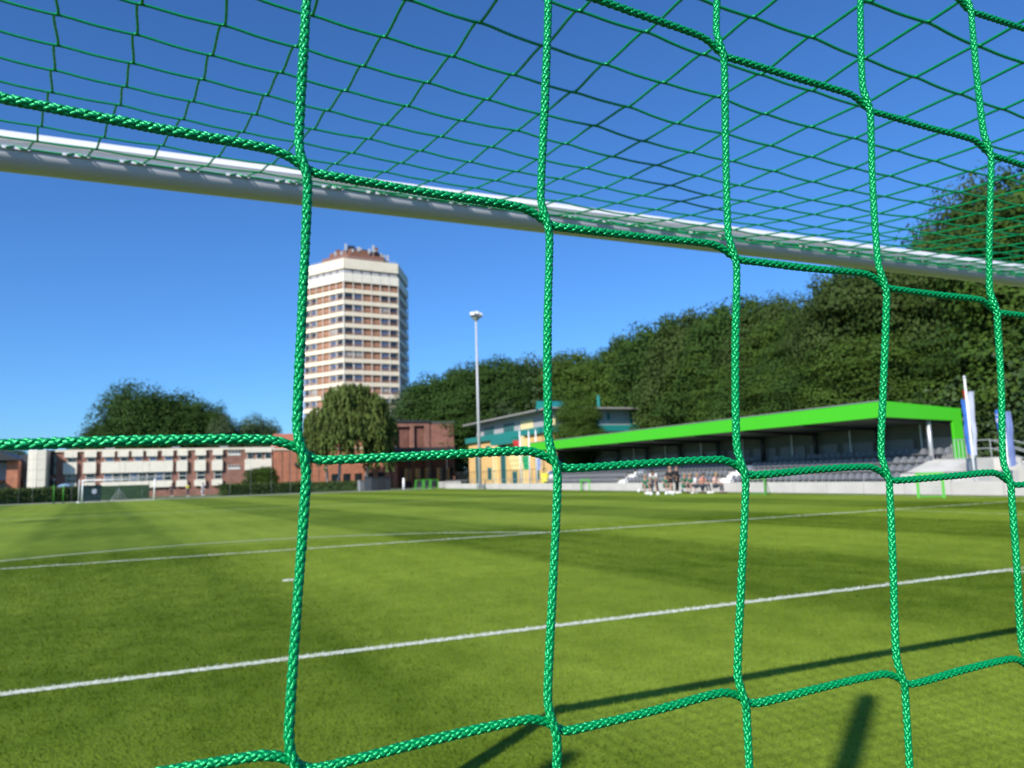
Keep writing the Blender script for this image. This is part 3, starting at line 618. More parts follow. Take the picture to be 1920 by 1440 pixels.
# ------------------------------------------------------------------ the school
def wbox(parent, name, x0, x1, z0, z1, y0, y1, m, **k): return part(name, bx(x0, x1, y0, y1, z0, z1), m, parent, **k)
def school():
    Y = 125.; S = 1/3.4286
    def X(cxp): return AY(cxp*S, 880, Y)[0]
    def Z(cxp, cyp): return AY(cxp*S, 700+cyp*S, Y)[2]
    x0, x1 = X(362), X(1752); ox = x0; t = thing('school_building', 'long two storey red brick school with cream window panels behind the far goal', 'building', (x0, Y, 0))
    top = Z(1000, 483)
    part('wall', bx(0, x1-x0, 0, 14, -.3, top-.35), 'brick', t); part('roof_edge', bx(-.2, x1-x0+.2, -.25, 14.2, top-.35, top-.02), 'cream2', t)
    for vx in (6, 15, 22, 30): part('roof_vent', bx(vx, vx+1.2, 2, 3.2, top-.02, top+.35), 'grey', t)
    win = {}
    def pane(a, b, z0, z1, m='glass', mull=1, sash=False):
        f = wbox(t, 'window', a, b, z0, z1, -.10, -.004, 'frame'); g = .07; w = (b-a-g*(mull+1))/mull
        for i in range(mull):
            pa = a+g+i*(w+g)
            if sash:
                zm = z0+(z1-z0)*.52; wbox(f, 'pane', pa, pa+w, z0+g, zm-.05, -.125, -.101, m); wbox(f, 'pane', pa, pa+w, zm+.05, z1-g, -.125, -.101, m)
            else: wbox(f, 'pane', pa, pa+w, z0+g, z1-g, -.125, -.101, m)
    cols = [(412, 495), (540, 618), (655, 735), (755, 825), (845, 918), (940, 1010), (1040, 1112), (1138, 1205), (1253, 1322), (1365, 1430)]
    def col_z(cxp, lev): # heights of each band from the photograph
        yy = {'ht': 503, 'hb': 538, 'wb': 570, 'sb': 641, 'lw': 700, 'lb': 742}[lev]; return Z(700, yy+0)
    zt = {k: col_z(0, k) for k in ('ht', 'hb', 'wb', 'sb', 'lw', 'lb')}
    for i, (a, b) in enumerate(cols):
        a, b = X(a)-ox, X(b)-ox
        wbox(t, 'head_panel', a, b, zt['hb'], zt['ht'], -.42, -.006, 'cream'); pane(a+.35, b-.12, zt['wb']+.02, zt['hb']-.02, 'glass_blue' if i in (2, 4, 5, 6) else 'glass')
        if i not in (2, 3, 4, 5, 6):
            wbox(t, 'spandrel_panel', a-.08, b, zt['sb'], zt['wb'], -.42, -.006, 'cream'); pane(a+.25, b-.12, zt['lw'], zt['sb']-.02, 'glass', 1, True); wbox(t, 'sill_panel', a-.08, b, zt['lb'], zt['lw']-.02, -.42, -.006, 'cream')
    a, b = X(650)-ox, X(1112)-ox; n = 3
    for k in range(n): w = (b-a)/n; wbox(t, 'spandrel_panel', a+k*w+.02, a+(k+1)*w-.02, zt['sb'], zt['wb'], -.42, -.006, 'cream'); wbox(t, 'sill_panel', a+k*w+.02, a+(k+1)*w-.02, zt['lb'], zt['lw']-.02, -.42, -.006, 'cream')
    for k in range(8):
        w = (b-a-.5)/8; pane(a+.4+k*w, a+.4+(k+1)*w-.08, zt['lw'], zt['sb']-.02, 'glass' if k % 3 else 'glass_blue', 1, True)
    for z0, z1 in ((542, 510), (637, 607)):
        a, b = X(1465)-ox, X(1545)-ox; wbox(t, 'window', a, b, Z(700, z0), Z(700, z1), -.06, -.004, 'frame'); w = (b-a)/4
        for k in range(4): wbox(t, 'pane', a+k*w+.06, a+(k+1)*w-.06, Z(700, z0)+.35, Z(700, z1)-.05, -.085, -.061, 'glass')
    a, b = X(1575)-ox, X(1745)-ox; wbox(t, 'head_panel', a, b, zt['hb']+.35, zt['ht']+.25, -.42, -.006, 'cream'); w = (b-a)/3
    for k in range(3): pane(a+.3+k*w, a+(k+1)*w-.1, zt['wb']+.02, zt['hb']+.33); pane(a+.3+k*w, a+(k+1)*w-.1, zt['lw'], zt['sb']-.1, 'glass', 1, True)
    wbox(t, 'spandrel_panel', a-.05, b, zt['sb']-.05, zt['wb'], -.42, -.006, 'cream'); wbox(t, 'sill_panel', a-.05, b, zt['lb']-.2, zt['lw']-.02, -.42, -.006, 'cream')
    # gable hall right of it, running behind the birch
    g0, g1 = X(1756), AY(742, 880, Y)[0]; t2 = thing('brick_hall', 'plain red brick hall with a red tiled roof beside the school, running behind the birch', 'building', (g0, Y-1, 0))
    L = g1-g0; part('wall', bx(0, L, 0, 12, -.3, top-.55), 'brick_orange', t2); part('roof_edge', bx(-.1, L+.1, -.15, 12.1, top-.55, top-.3), 'cream2', t2)
    part('roof', MB().prism([(1, top-.3), (11, top-.3), (6, top+2.4)], 'x', .5, L-.5), 'tile', t2)
    part('wall_lamp', bx(3.2, 3.9, -.35, -.01, 4.0, 4.6), 'dark', t2)
    for k in range(5): part('doorway', bx(9+k*1.9, 10.2+k*1.9, -.04, -.002, 0, 2.6), 'glass', t2)
    for k in range(1, 8): part('pilaster', bx(k*1.15, k*1.15+.12, -.06, -.003, 0, top-.56), 'brick', t2)
    # pale stair block and dark glazed link at left
    a, b = AY(51, 880, Y-3)[0], AY(85.5, 880, Y-3)[0]; zt2 = AY(68, 842.5, Y-3)[2]
    t3 = thing('stair_tower', 'windowless cream panelled stair block left of the brick school', 'building', (a, Y-3, 0)); w = b-a
    nn = 5; z0 = 0.
    for k in range(nn):
        z1 = zt2*(k+1)/nn
        for q in range(2): part('panel', MB().prism([(w*q/2+.02, 0 if q else .10), (w*(q+1)/2-.02, .10 if q else 0), (w*(q+1)/2-.02, 5), (w*q/2+.02, 5)], 'z', z0+.02, z1-.005), 'cream', t3)
        z0 = z1
    a2, b2 = AY(86, 880, Y)[0], AY(105.5, 880, Y)[0]; t4 = thing('glazed_link', 'dark glazed link between the cream stair block and the brick school', 'building', (a2, Y, 0)); w = b2-a2-.06
    part('wall', bx(0, w, 1, 8, 0, zt2-.2), 'anth', t4); part('roof', bx(-.05, w, .6, 8.2, zt2-.2, zt2+.0), 'dark', t4); part('brick_band', bx(0, w, .9, .995, 3.0, 3.5), 'brick_orange', t4)
    for zz in (3.6, 5.2):
        for q in range(2): part('pane', bx(w*q/2+.08, w*(q+1)/2-.08, .93, .99, zz, zz+1.4), 'glass', t4)
    part('door', bx(.3, w-.2, .93, .99, 0, 2.6), 'glass', t4); 
    part('wall_lamp', MB().sphere((w*.85, .6, 2.9), .22, 10, 6), 'white', t4, True)
    # left brick house with dark canopy
    a3, b3 = AY(-60, 880, Y-2)[0], AY(50, 880, Y-2)[0]; t5 = thing('brick_annex', 'low red brick annex with dark overhanging roof at the left edge', 'building', (a3, Y-2, 0)); w = b3-a3-.1
    part('wall', bx(w*.66, w*.86, 0, 9, 0, 5.6), 'brick_orange', t5); part('rear_wall', bx(w*.86+.02, w, 2.5, 9, 0, 6.6), 'anth', t5)
    part('side_wall', bx(0, w*.658, 1.5, 9, 0, 5.4), 'grey', t5)
    part('roof', MB().prism([(-.3, 5.7), (w*.86, 5.7), (w*.84, 6.0), (w*.55, 7.0), (-.3, 7.0)], 'y', -1.2, 9.5), 'dark', t5)
    part('canopy', bx(w*.2, w*.6, -2.5, 1.48, 2.7, 3.0), 'dark', t5)
    for q in range(3): part('window', bx(w*.87+q*.55, w*.87+q*.55+.42, 2.42, 2.495, 1.2+0, 3.0), 'glass', t5)
    for q in range(3): part('window', bx(w*.30+q*1.0, w*.30+q*1.0+.7, 1.42, 1.495, .9, 2.4), 'glass', t5)
school()
# blue cover
p = AD(121, 915, 112); t = thing('covered_trailer', 'rounded blue grey tarpaulin cover behind the left hedge', 'cover', (p[0], p[1], 0))
part('cover', MB().sphere((0, 0, 1.05), 1.15, 18, 10, (1.05, .8, 1.0)), 'tarp', t, True)
for sx in (-1, 1): part('wheel', MB().tube((sx*1.0, -1.3, .32), (sx*1.0, -1.12, .32), .32, .32, 14), 'dark', t)
# thin posts of the fence before the school
t = thing('ball_fence', 'row of thin dark posts with a cable before the school', 'fence', (0, 103, 0))
for px in (36, 62, 135, 223, 267, 309, 350, 393, 431, 470, 509, 545):
    q = AY(px, 900, 103.); part('post', MB().tube((q[0], 0, 0), (q[0], 0, 6.2), .014, .012, 6), 'grey', t)
q0, q1 = AY(36, 900, 103.)[0], AY(545, 900, 103.)[0]; part('cable', MB().tube((q0, 0, 6.15), (q1, 0, 6.15), .008, .008, 4), 'grey', t)

# ------------------------------------------------------------------ tower block
def tower():
    FL = Vector(AD(645, 800, 180)); FL.z = 0; phi = 17.5; az = 13.2; v = Vector((math.sin(R_(az)), math.cos(R_(az)), 0)); rgt = Vector((v.y, -v.x, 0))
    d = rgt*math.cos(R_(phi))+v*math.sin(R_(phi)); s = 13.9; an = math.atan2(d.y, d.x)
    cen = FL+d*s/2+Vector((-d.y, d.x, 0))*(s*math.sqrt(3)/2)
    t = thing('tower_block', 'tall hexagonal tower block with cream balcony bands and brick infill', 'building', cen, an)
    R = s; zt = {k: AD(647, y, 180)[2] for k, y in dict(top=482, w0=501.0, w1=509.5, c1=525.5, b1=538.8).items()}
    zt = {k: z-0.2 for k, z in zt.items()}
    def hexa(Rr, z0, z1): return MB().prism([(Rr*math.cos(R_(-120+60*i)), Rr*math.sin(R_(-120+60*i))) for i in range(6)], 'z', z0, z1)
    st = (AD(647, 538.8, 180)[2]-AD(647, 714.0, 180)[2])/8
    part('cornice', hexa(R, zt['w0'], zt['top']), 'cream2', t); part('strip_window', hexa(R-.45, zt['w1'], zt['w0']-.004), 'anth', t); part('parapet', hexa(R+.1, zt['c1'], zt['w1']-.004), 'cream', t)
    part('core', hexa(R-.50, 0, zt['c1']-.004), 'brick_tower', t)
    z = zt['b1']; nfl = int(z/st)
    rail = MB()
    wins = {}
    def face(i):  # local frame of face i: 0 = front, -1 = left, 1 = right
        a = R_(-90+60*i); nrm = Vector((math.cos(a), math.sin(a), 0)); tan = Vector((-nrm.y, nrm.x, 0)); return nrm, tan
    ap = (R-.50)*math.sqrt(3)/2; apR = R*math.sqrt(3)/2
    def plate(i, u0, u1, z0, z1, off, th=.06):
        nrm, tan = face(i); b = nrm*(off); V = []
        for zz in (z0, z1):
            for u, o in ((u0, 0), (u1, 0), (u1, th), (u0, th)): q = b+tan*u+nrm*(o); V.append((q.x, q.y, zz))
        return MB().add(V, [(3, 2, 1, 0), (4, 5, 6, 7), (0, 1, 5, 4), (1, 2, 6, 5), (2, 3, 7, 6), (3, 0, 4, 7)])
    for f in range(nfl):
        zb = z-f*st; part('balcony_band', hexa(R, zb-.98, zb), 'cream3', t)
        rl = MB()
        for i in (-1, 0, 1):
            for q in range(3): rl.add(*[(m.v, m.f) for m in [plate(i, -R/2+.2, R/2-.2, zb+.12+q*.30, zb+.20+q*.30, apR-.06, .04)]][0])
        part('railing', rl, 'brick_tower', t)
        top = zb+st-1.05
        if f > 0:
            for i in (-1, 0, 1):
                w = (R-.50)/6
                for k, mm in ((0, 'glass'), (1, 'glass_blue'), (4, 'glass_blue'), (5, 'glass')):
                    u = -(R-.50)/2+k*w; wd = part('window', plate(i, u+.15, u+w-.12, zb+.3-st+st-0.0, zb+.3+1.35, ap+.003, .05), 'frame', t)
                    part('pane', plate(i, u+.25, u+w-.22, zb+.4, zb+.3+1.28, ap+.055, .03), mm if random.random() > .22 else random.choice(['curtain', 'glass', 'glass_blue']), wd)
    for i in (-1, 0, 1):
        for k in range(7): u = -R/2+.12+(R-.24)*k/6; part('balcony_post', plate(i, u-.07, u+.07, 0, zt['c1']-.01, apR-.06, .10), 'frame', t)
        for k in range(6): u = -R/2+R*k/6; part('louvre', plate(i, u+.18, u+R/6-.18, zt['w1']+.12, zt['w0']-.12, apR-.37, .05), 'clad', t)
    for i in (-1, 0): 
        for k in range(1, 6): u = -R/2+R*k/6; part('panel_joint', plate(i, u-.03, u+.03, zt['c1']+.02, zt['w1']-.02, apR+.055, .06), 'clad', t)
    part('roof_house', hexa(R*.66, zt['top'], zt['top']+2.6), 'pinkish', t); part('roof_house_band', hexa(R*.52, zt['top']+2.6, zt['top']+4.3), 'pinkish', t)
    part('plant_room', hexa(R*.25, zt['top']+4.3, zt['top']+5.6), 'dark', t); part('roof_rail', MB().poly([(R*.93*math.cos(R_(-120+60*i)), R*.93*math.sin(R_(-120+60*i)), zt['top']+.7) for i in range(7)], .05, 4), 'steel', t)
    for x, y, w_, h_ in ((-3, -5, 1.6, 1.1), (3.4, -4.6, 1.2, 1.5), (5.6, -1.5, 1.5, 1.0), (-5.2, -1, 1.2, .9)): part('roof_unit', bx(x-w_/2, x+w_/2, y-.6, y+.6, zt['top']+2.6, zt['top']+4.3+h_), 'dark' if w_ > 1.4 else 'pinkish', t)
    H3 = zt['top']+3.9
    for x, y, z0, hh in ((-6.6, -3, H3-1.2, 2.0), (-4.6, -5.5, H3-.2, 2.9), (-1.5, -6, H3-.3, 2.2), (2.2, -6.6, H3-.2, 3.1), (1.2, -6.4, H3-.6, 2.2), (7.4, -2.5, H3-1.0, 3.0), (0, -3, H3+.8, 1.6), (-5.6, -5.2, H3-1.6, 2.0), (4.6, -5.4, H3-.8, 1.7), (-3.0, -6, H3-.6, 1.5), (3.2, -5, H3+.2, 1.4), (5.8, -4.2, H3-.9, 1.9)):
        a = part('antenna', MB().tube((x, y, z0-1.5), (x, y, z0+hh*.72), .07, .07, 6), 'steel', t); part('antenna_panel', bx(x-.28, x+.28, y-.4, y-.12, z0+.2, z0+hh*.66), 'mast', a)
    return t
tower()

# ------------------------------------------------------------------ brick building with recessed panels
def brick_block():
    Y = 128.; x0 = AY(716, 850, Y)[0]; x1 = AY(806, 850, Y)[0]; zt = AY(790, 788, Y)[2]; w = x1-x0
    t = thing('brick_block', 'tall red brick block with two recessed panels and dark canopy right of the birch', 'building', (x0, Y, 0)); Z = lambda y: AY(790, y, Y)[2]
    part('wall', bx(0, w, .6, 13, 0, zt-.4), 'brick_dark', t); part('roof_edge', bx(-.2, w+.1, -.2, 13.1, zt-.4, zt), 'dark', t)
    X = lambda px: AY(px, 850, Y)[0]-x0
    for a, b in ((716, 744), (770, 777), (797, 806)): part('pilaster', bx(X(a), X(b), 0, .598, 0, zt-.41), 'brick', t)
    part('pilaster', bx(X(744), X(770), 0, .598, Z(800), zt-.41), 'brick', t); part('lintel', bx(X(777), X(797), 0, .598, Z(798), zt-.41), 'brick', t)
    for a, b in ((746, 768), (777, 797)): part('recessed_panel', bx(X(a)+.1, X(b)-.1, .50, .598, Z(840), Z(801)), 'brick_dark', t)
    # set back side wing, turned towards the stand
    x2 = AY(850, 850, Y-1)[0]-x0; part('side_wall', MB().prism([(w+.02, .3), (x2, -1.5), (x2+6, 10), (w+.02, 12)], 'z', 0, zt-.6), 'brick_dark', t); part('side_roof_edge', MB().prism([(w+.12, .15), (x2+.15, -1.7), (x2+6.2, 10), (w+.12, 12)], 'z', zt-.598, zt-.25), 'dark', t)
    part('canopy', bx(X(712), x2-1.0, -5, .0, Z(853), Z(841)), 'dark', t); 
    for px in (722, 752, 790, 822): part('canopy_post', MB().tube((X(px), -4.6, 0), (X(px), -4.6, Z(853)), .12, .12, 8), 'dark', t)
    for k in range(5): a = X(757)+k*1.8; part('window', bx(a, a+1.3, .40-1.9+.0 if a > w else -.06, .45-1.9 if a > w else -.003, 1.0, 3.2), 'glass', t)
brick_block()
t = thing('equipment_shed', 'dark grey flat roofed equipment shed under the birch', 'shed', AD(708, 915, 106)[:2]+(0,), .28)
part('wall', bx(-1.5, 1.45, -1, 1, 0, 1.75), 'anth', t); part('roof', bx(-1.6, 1.55, -1.1, 1.1, 1.752, 1.85), 'dark', t); part('door', bx(-.6, .6, -1.03, -1.003, .05, 1.65), 'dark', t)
t = thing('utility_box', 'light grey utility box at the left end of the dark shed', 'utility box', AD(680, 908, 109)[:2]+(0,), .28)
part('housing', bx(-.6, .6, -.35, .35, .08, 1.35), 'grey', t); part('lid', bx(-.65, .65, -.4, .4, 1.352, 1.42), 'steel', t); part('plinth', bx(-.55, .55, -.3, .3, 0, .078), 'conc', t)
p = AD(757, 917, 103); t = thing('white_bollard', 'white post standing alone in front of the brick block', 'post', (p[0], p[1], 0)); part('shaft', MB().tube((0, 0, 0), (0, 0, 1.45), .16, .14, 10), 'white', t, True); part('cap', MB().sphere((0, 0, 1.45), .14, 10, 5), 'white', t, True)

# ------------------------------------------------------------------ yellow and grey building
def yellow():
    X0, Y0 = 45.0, 89.; Y1 = AX(879, 850, X0)[1]; X1 = AY(1212, 850, Y0)[0]
    t = thing('clubhouse', 'yellow rendered building with teal bands, grey cladding and a tilted flat roof', 'building', (X0, Y0, 0)); L = Y1-Y0; W = X1-X0
    def yz(px, py): q = AX(px, py, X0); return q[1]-Y0, q[2]
    zb = 7.1
    part('wall', bx(0, W, 0, L, 0, zb), 'yellow', t); part('teal_band', bx(-.5, W+.3, -.5, L+.3, zb, zb+.85), 'teal', t)
    part('upper_wall', bx(.6, W-1.5, .6, L-2.5, zb+.852, 10.1), 'clad', t)
    part('roof', MB().prism([(-1.2, 10.12), (L, 10.12), (L, 10.36), (-1.2, 10.34)], 'x', -1.0, W+.8), 'roofgrey', t)
    # left facade: window strips, door, parapet steps
    for a, b, y0, y1, m in ((892, 899, 848, 912, 'teal_glass'), (939, 948, 833, 910, 'teal_glass'), (912, 919, 836, 846, 'teal_glass'), (914, 921, 877, 899, 'teal_glass'), (960, 969, 884, 909, 'teal_glass'), (1004, 1010, 838, 900, 'teal_glass')):
        ya, _ = yz(b, 850); yb, _ = yz(a, 850); z1 = yz((a+b)/2, y0)[1]; z0 = max(.05, yz((a+b)/2, y1)[1]); w = part('window' if y0 != 884 else 'door', bx(-.08, -.003, ya, yb, z0, z1), 'teal', t); part('pane', bx(-.11, -.082, ya+.15, yb-.15, z0+.15, z1-.15), m, w)
    for px in (930, 985): ya, _ = yz(px, 850); part('buttress', bx(-.5, -.003, ya-.4, ya+.4, 0, zb-.01), 'yellow2', t)
    ya, _ = yz(978, 850); yb, _ = yz(938, 850); part('entrance_canopy', bx(-1.6, -.004, ya, yb, 6.1, 7.05), 'teal', t)
    for a, b, m in ((908, 926, 'teal_glass'), (945, 964, 'teal_glass'), (977, 1000, 'yellow2'), (1030, 1042, 'yellow2')):
        ya = AX(b, 800, X0+.6)[1]-Y0; yb = AX(a, 800, X0+.6)[1]-Y0; w = part('upper_window' if m != 'yellow2' else 'upper_panel', bx(.5, .597, ya, yb, zb+.95, 9.4), 'teal' if m != 'yellow2' else 'yellow2', t)
        if m != 'yellow2': 
            for q in range(3): part('pane', bx(.46, .498, ya+.12+(yb-ya)*q/3, ya+(yb-ya)*(q+1)/3-.1, zb+1.1, 9.25), m, w)
    # right facade
    for a, b, z0, z1, m in ((1092, 1122, 8.2, 9.9, 'teal_glass'), (1138, 1143, 8.7, 9.7, 'teal_glass'), (1181, 1194, 8.1, 9.95, 'teal_glass'), (1199, 1208, 8.1, 9.95, 'yellow2')):
        xa = AY(a, 790, Y0+.6)[0]-X0; xb = AY(b, 790, Y0+.6)[0]-X0; w = part('upper_window', bx(xa, min(xb, W-1.5), .5, .597, z0, z1), 'teal', t); part('pane', bx(xa+.15, min(xb, W-1.5)-.15, .46, .498, z0+.12, z1-.12), m, w)
    part('corner_post', MB().tube((W-.2, 0, zb+.86), (W-.2, 0, 10.11), .15, .15, 8), 'teal', t)
    part('skylight', MB().prism([(2.5, 10.55), (7, 10.55), (6.6, 11.9), (4.0, 11.2)], 'x', 1.0, 5.0), 'teal', t); part('flue', MB().tube((8.5, 2, 10.5), (8.5, 2, 12.3), .22, .22, 10), 'teal', t)
    part('upper_window', bx(.45, .595, 1.0, 3.2, zb+.9, 10.0), 'teal', t)
yellow()

# ------------------------------------------------------------------ boundary boards, rail posts
t = thing('pitch_boards', 'long pale concrete wall with a rail along the side of the pitch', 'wall', (32.6, 0, 0))
for i in range(34):
    y0 = 14+i*2.45; part('panel', bx(0, .16, y0+.02, y0+2.43, 0, .62), 'board', t)
for i in range(35):
    y0 = 14+i*2.45; part('rail_post', MB().tube((.08, y0, 0), (.08, y0, 1.05), .03, .03, 6), 'grey', t) if i > 18 or i % 2 == 0 else None
part('rail', MB().tube((.08, 62, 1.05), (.08, 97.3, 1.05), .03, .03, 6), 'grey', t)
t = thing('end_boards', 'low pale wall closing the far right corner of the pitch', 'wall', (0, 102, 0))
xs = [AY(px, 915, 102)[0] for px in np.linspace(823, 866, 6)]
for a, b in zip(xs[:-1], xs[1:]): part('panel', bx(a+.02, b-.02, 0, .16, 0, .9), 'board', t)
t = thing('steel_fence', 'dark steel bar fence in front of the yellow building', 'fence', (36.5, 0, 0))
for i in range(34): y0 = 74+i*.9; part('bar', MB().tube((0, y0, 0), (0, y0, 2.2), .03, .03, 5), 'dark', t)
for z in (.3, 2.1): part('rail', MB().tube((0, 74, z), (0, 103.7, z), .025, .025, 5), 'dark', t)

# ------------------------------------------------------------------ floodlight
p = AG(905, 917); t = thing('floodlight_mast', 'tall slim white floodlight mast with a lamp cluster at its top', 'floodlight', (p[0]-.3, p[1], 0))
hm = AD(896, 600, math.hypot(p[0], p[1]))[2]
part('mast', MB().tube((0, 0, 0), (0, 0, hm), .21, .11, 14), 'mast', t, True); part('head_frame', MB().tube((0, 0, hm-.1), (0, 0, hm+.25), .24, .5, 10).box(-.65, .65, -.06, .06, hm+.25, hm+.37), 'steel', t)
for i, (dx, dy, tx) in enumerate(((-.5, -.2, -.5), (.0, -.3, .1), (.5, -.2, .5), (-.25, .25, -.3), (.3, .25, .3))):
    l = part('lamp', MB().box(-.25, .25, -.18, .18, 0, .45), 'mast', t); l.location = (dx, dy, hm+.42+.12*(i % 2)); l.rotation_euler = (R_(-25), R_(20*tx), R_(30*tx))
    part('lamp_glass', MB().box(-.21, .21, -.21, -.182, .05, .4), 'white', l)
part('base_box', bx(-.3, .3, -.3, .3, 0, .5), 'grey', t)
for i, (x, y) in enumerate(((-6.6, 43.8), (-12.6, 73.3))):
    x -= (hm+.6)/math.tan(R_(SUN_EL))*.803; y -= (hm+.6)/math.tan(R_(SUN_EL))*.596
    m2 = copy_tree(t); m2.location = (x, y, 0); m2['label'] = ['slim floodlight mast across the pitch, its shadow reaching in at the left edge', 'second floodlight mast far along the other side of the pitch'][i]; m2['group'] = 'floodlight masts round the pitch'
t['group'] = 'floodlight masts round the pitch'

# ------------------------------------------------------------------ the stand
def stand():
    XF, YN, YFar = 34.2, 27.6, 71.0
    t = thing('grandstand', 'small roofed grandstand with lime green roof edge and rows of grey seats', 'grandstand', (XF, YN, 0)); X = lambda x: x-XF; Yl = lambda y: y-YN
    L = YFar-YN
    rows = [(0.0, .42), (.95, .82), (1.9, 1.24)]
    pts = [(0, 0), (0, .5)]
    for i, (x, z) in enumerate(rows): pts += [(x, z), (x+.95, z)]
    pts += [(2.85, 1.68), (7.0, 1.68), (7.0, 0)]
    pts = [(0, 0)]+pts[2:]
    sec = []; 
    for a, b in ((0, 14.2), (15.6, 27.6), (29.0, L)): sec.append((a, b)); part('terrace', MB().prism(pts, 'y', a, b), 'conc', t)
    for a, b in ((14.2, 15.6), (27.6, 29.0)):
        n = 8; sp = [(0, 0)]
        for k in range(n): sp += [(-.25+k*.44, .21*(k+1)), (-.25+(k+1)*.44, .21*(k+1))]
        sp[0] = (-.25, 0); sp += [(7, 1.68), (7, 0)]; part('stairs', MB().prism(sp, 'y', a+.01, b-.01), 'white', t)
    # seats
    sb = MB(); sb.add([(-.0, -.22, .33), (.0, .22, .33), (.40, .22, .31), (.40, -.22, .31), (0, -.22, .29), (0, .22, .29), (.40, .22, .27), (.40, -.22, .27)], [(0, 1, 2, 3), (7, 6, 5, 4), (0, 4, 5, 1), (1, 5, 6, 2), (3, 7, 4, 0)])
    V = []
    for z, w, x in ((.30, .21, .40), (.46, .22, .44), (.58, .19, .46), (.63, .10, .465)): V += [(x, -w, z), (x, 0, z), (x, w, z)]
    V = [(x+(.05 if y == 0 else 0), y, z) for x, y, z in V]; Vb = [(x+.03, y, z) for x, y, z in V]; Fq = []
    for j in range(3):
        for i in range(2): a = j*3+i; Fq += [(a, a+3, a+4, a+1), (12+a, 12+a+1, 12+a+4, 12+a+3)]
    for j in range(3): a = j*3; Fq += [(a, 12+a, 12+a+3, a+3), (a+2, a+5, 12+a+5, 12+a+2)]
    Fq += [(9, 21, 22, 10), (10, 22, 23, 11)]
    sb.add(V+Vb, Fq); sb.tube((.2, 0, .0), (.2, 0, .28), .03, .03, 5); sme = sb.mesh('seat', M['seat'])
    pos = []
    for ri, (x, z) in enumerate(rows+[(3.5, 1.68)]):
        y = .35
        while y < L-.3:
            if any(a+.1 < y < b-.2 for a, b in sec): pos.append((x+.22, y, z))
            y += .50 if True else 0
    pos.sort(key=lambda q: math.hypot(q[0]+XF, q[1]+YN)+(3 if q[2] > 1.6 else 0))
    for q in pos[:295]: obj('seat', sme, t, q)
    R2 = MB(); vs = [v.co[:] for v in sme.vertices]; fs = [tuple(pp.vertices) for pp in sme.polygons]
    for q in pos[295:]: R2.add([(v[0]+q[0], v[1]+q[1], v[2]+q[2]) for v in vs], fs)
    tag(part('far_seats', R2, 'seat', t), kind='stuff')
    # back wall with posts and glazing
    part('back_wall', bx(6.4, 6.6, 0.4, L, 1.69, 4.25), 'wallgrey', t); part('end_wall', bx(2.2, 6.4, L-.2, L, 1.69, 4.2), 'anth', t)
    for k in range(15):
        y = 1.2+k*2.9; part('wall_panel', bx(6.30, 6.398, y-.0, y+2.4, 1.72, 2.95), 'grey', t)
    for k in range(9): y = .9+k*5.2; part('roof_column', MB().tube((6.0, y+.2, 1.68), (6.0, y+.2, 4.3), .17, .17, 10), 'dark', t, True)
    for k in range(7): y = 3.4+k*5.2; part('mullion', MB().tube((6.1, y, 1.68), (6.1, y, 4.3), .06, .06, 6), 'steel', t)
    part('support_column', MB().tube((3.45, .85, .9), (3.45, .85, 4.2), .12, .12, 16), 'steel', t, True)
    # roof: thick lime edge, dark deck inside
    zf1, zf0 = 4.84, 3.98; zr1, zr0 = 4.42, 3.72; RY0, RY1 = 28.4-YN-.3, 72.4-YN
    nfp = 14; fw_ = (RY1-RY0-.16)/nfp
    for k in range(nfp): part('fascia_panel', bx(-.35+.004*(k % 3), -.20, RY0+.16+k*fw_+.006, RY0+.16+(k+1)*fw_-.006, zf0, zf1), 'lime', t)
    part('gutter', bx(-.38, -.19, RY0+.1, RY1, zf1+.002, zf1+.05), 'grey', t)
    part('side_fascia', MB().prism([(-.35, zf0), (5.75, zr0+.05), (5.75, zr1+.05), (-.35, zf1)], 'y', RY0, RY0+.158), 'lime', t)
    part('roof', MB().prism([(-.198, zf1-.22), (6.9, zr1-.22), (6.9, zr1-.04), (-.198, zf1-.03)], 'y', RY0+.16, RY1), 'anth', t)
    part('soffit', MB().prism([(-.198, zf0+.02), (6.4, zr0+.06), (6.4, zr0+.12), (-.198, zf0+.08)], 'y', RY0+.16, RY1), 'wallgrey', t)
    part('rear_leg', bx(5.02, 5.749, RY0+.001, RY0+.157, 1.69, zr0+.11), 'lime', t)
    for k in range(9): y = 1.1+k*5.2; part('roof_beam', MB().prism([(-.15, zf0-.12), (6.3, zr0-.12), (6.3, zr0+.05), (-.15, zf0+.01)], 'y', y, y+.16), 'dark', t)
    # pale end block with slope, low wall, steps and rails
    part('end_wall_slope', MB().prism([(-.2, 0), (-.2, .55), (.4, .62), (3.0, 1.68), (7.0, 1.68), (7.0, 0)], 'y', -.35, -.01), 'conc', t)
    part('end_block', MB().prism([(-.6, 0), (-.6, .98), (2.4, 1.02), (2.4, 0)], 'y', -4.4, -.36), 'conc', t)
    part('end_block_top', MB().prism([(-.2, 1.03), (1.6, 1.60), (3.4, 1.68), (3.4, 1.03)], 'y', -2.6, -.36), 'conc', t)
    part('landing', bx(3.4, 7.0, -1.2, -.36, 0, 1.67), 'conc', t)
    sp = [(-5.6, 0)]
    for k in range(8): sp += [(-5.6+k*.55, .21*(k+1)), (-5.6+(k+1)*.55, .21*(k+1))]
    sp += [(-1.21, 0)]; part('stairs', MB().add(*(lambda P: ([(5.2, y, z) for y, z in P]+[(7.0, y, z) for y, z in P], [tuple(range(len(P))), tuple(range(len(P), 2*len(P)))[::-1]]+[(i, len(P)+i, len(P)+(i+1) % len(P), (i+1) % len(P)) for i in range(len(P))]))(sp)), 'conc', t)
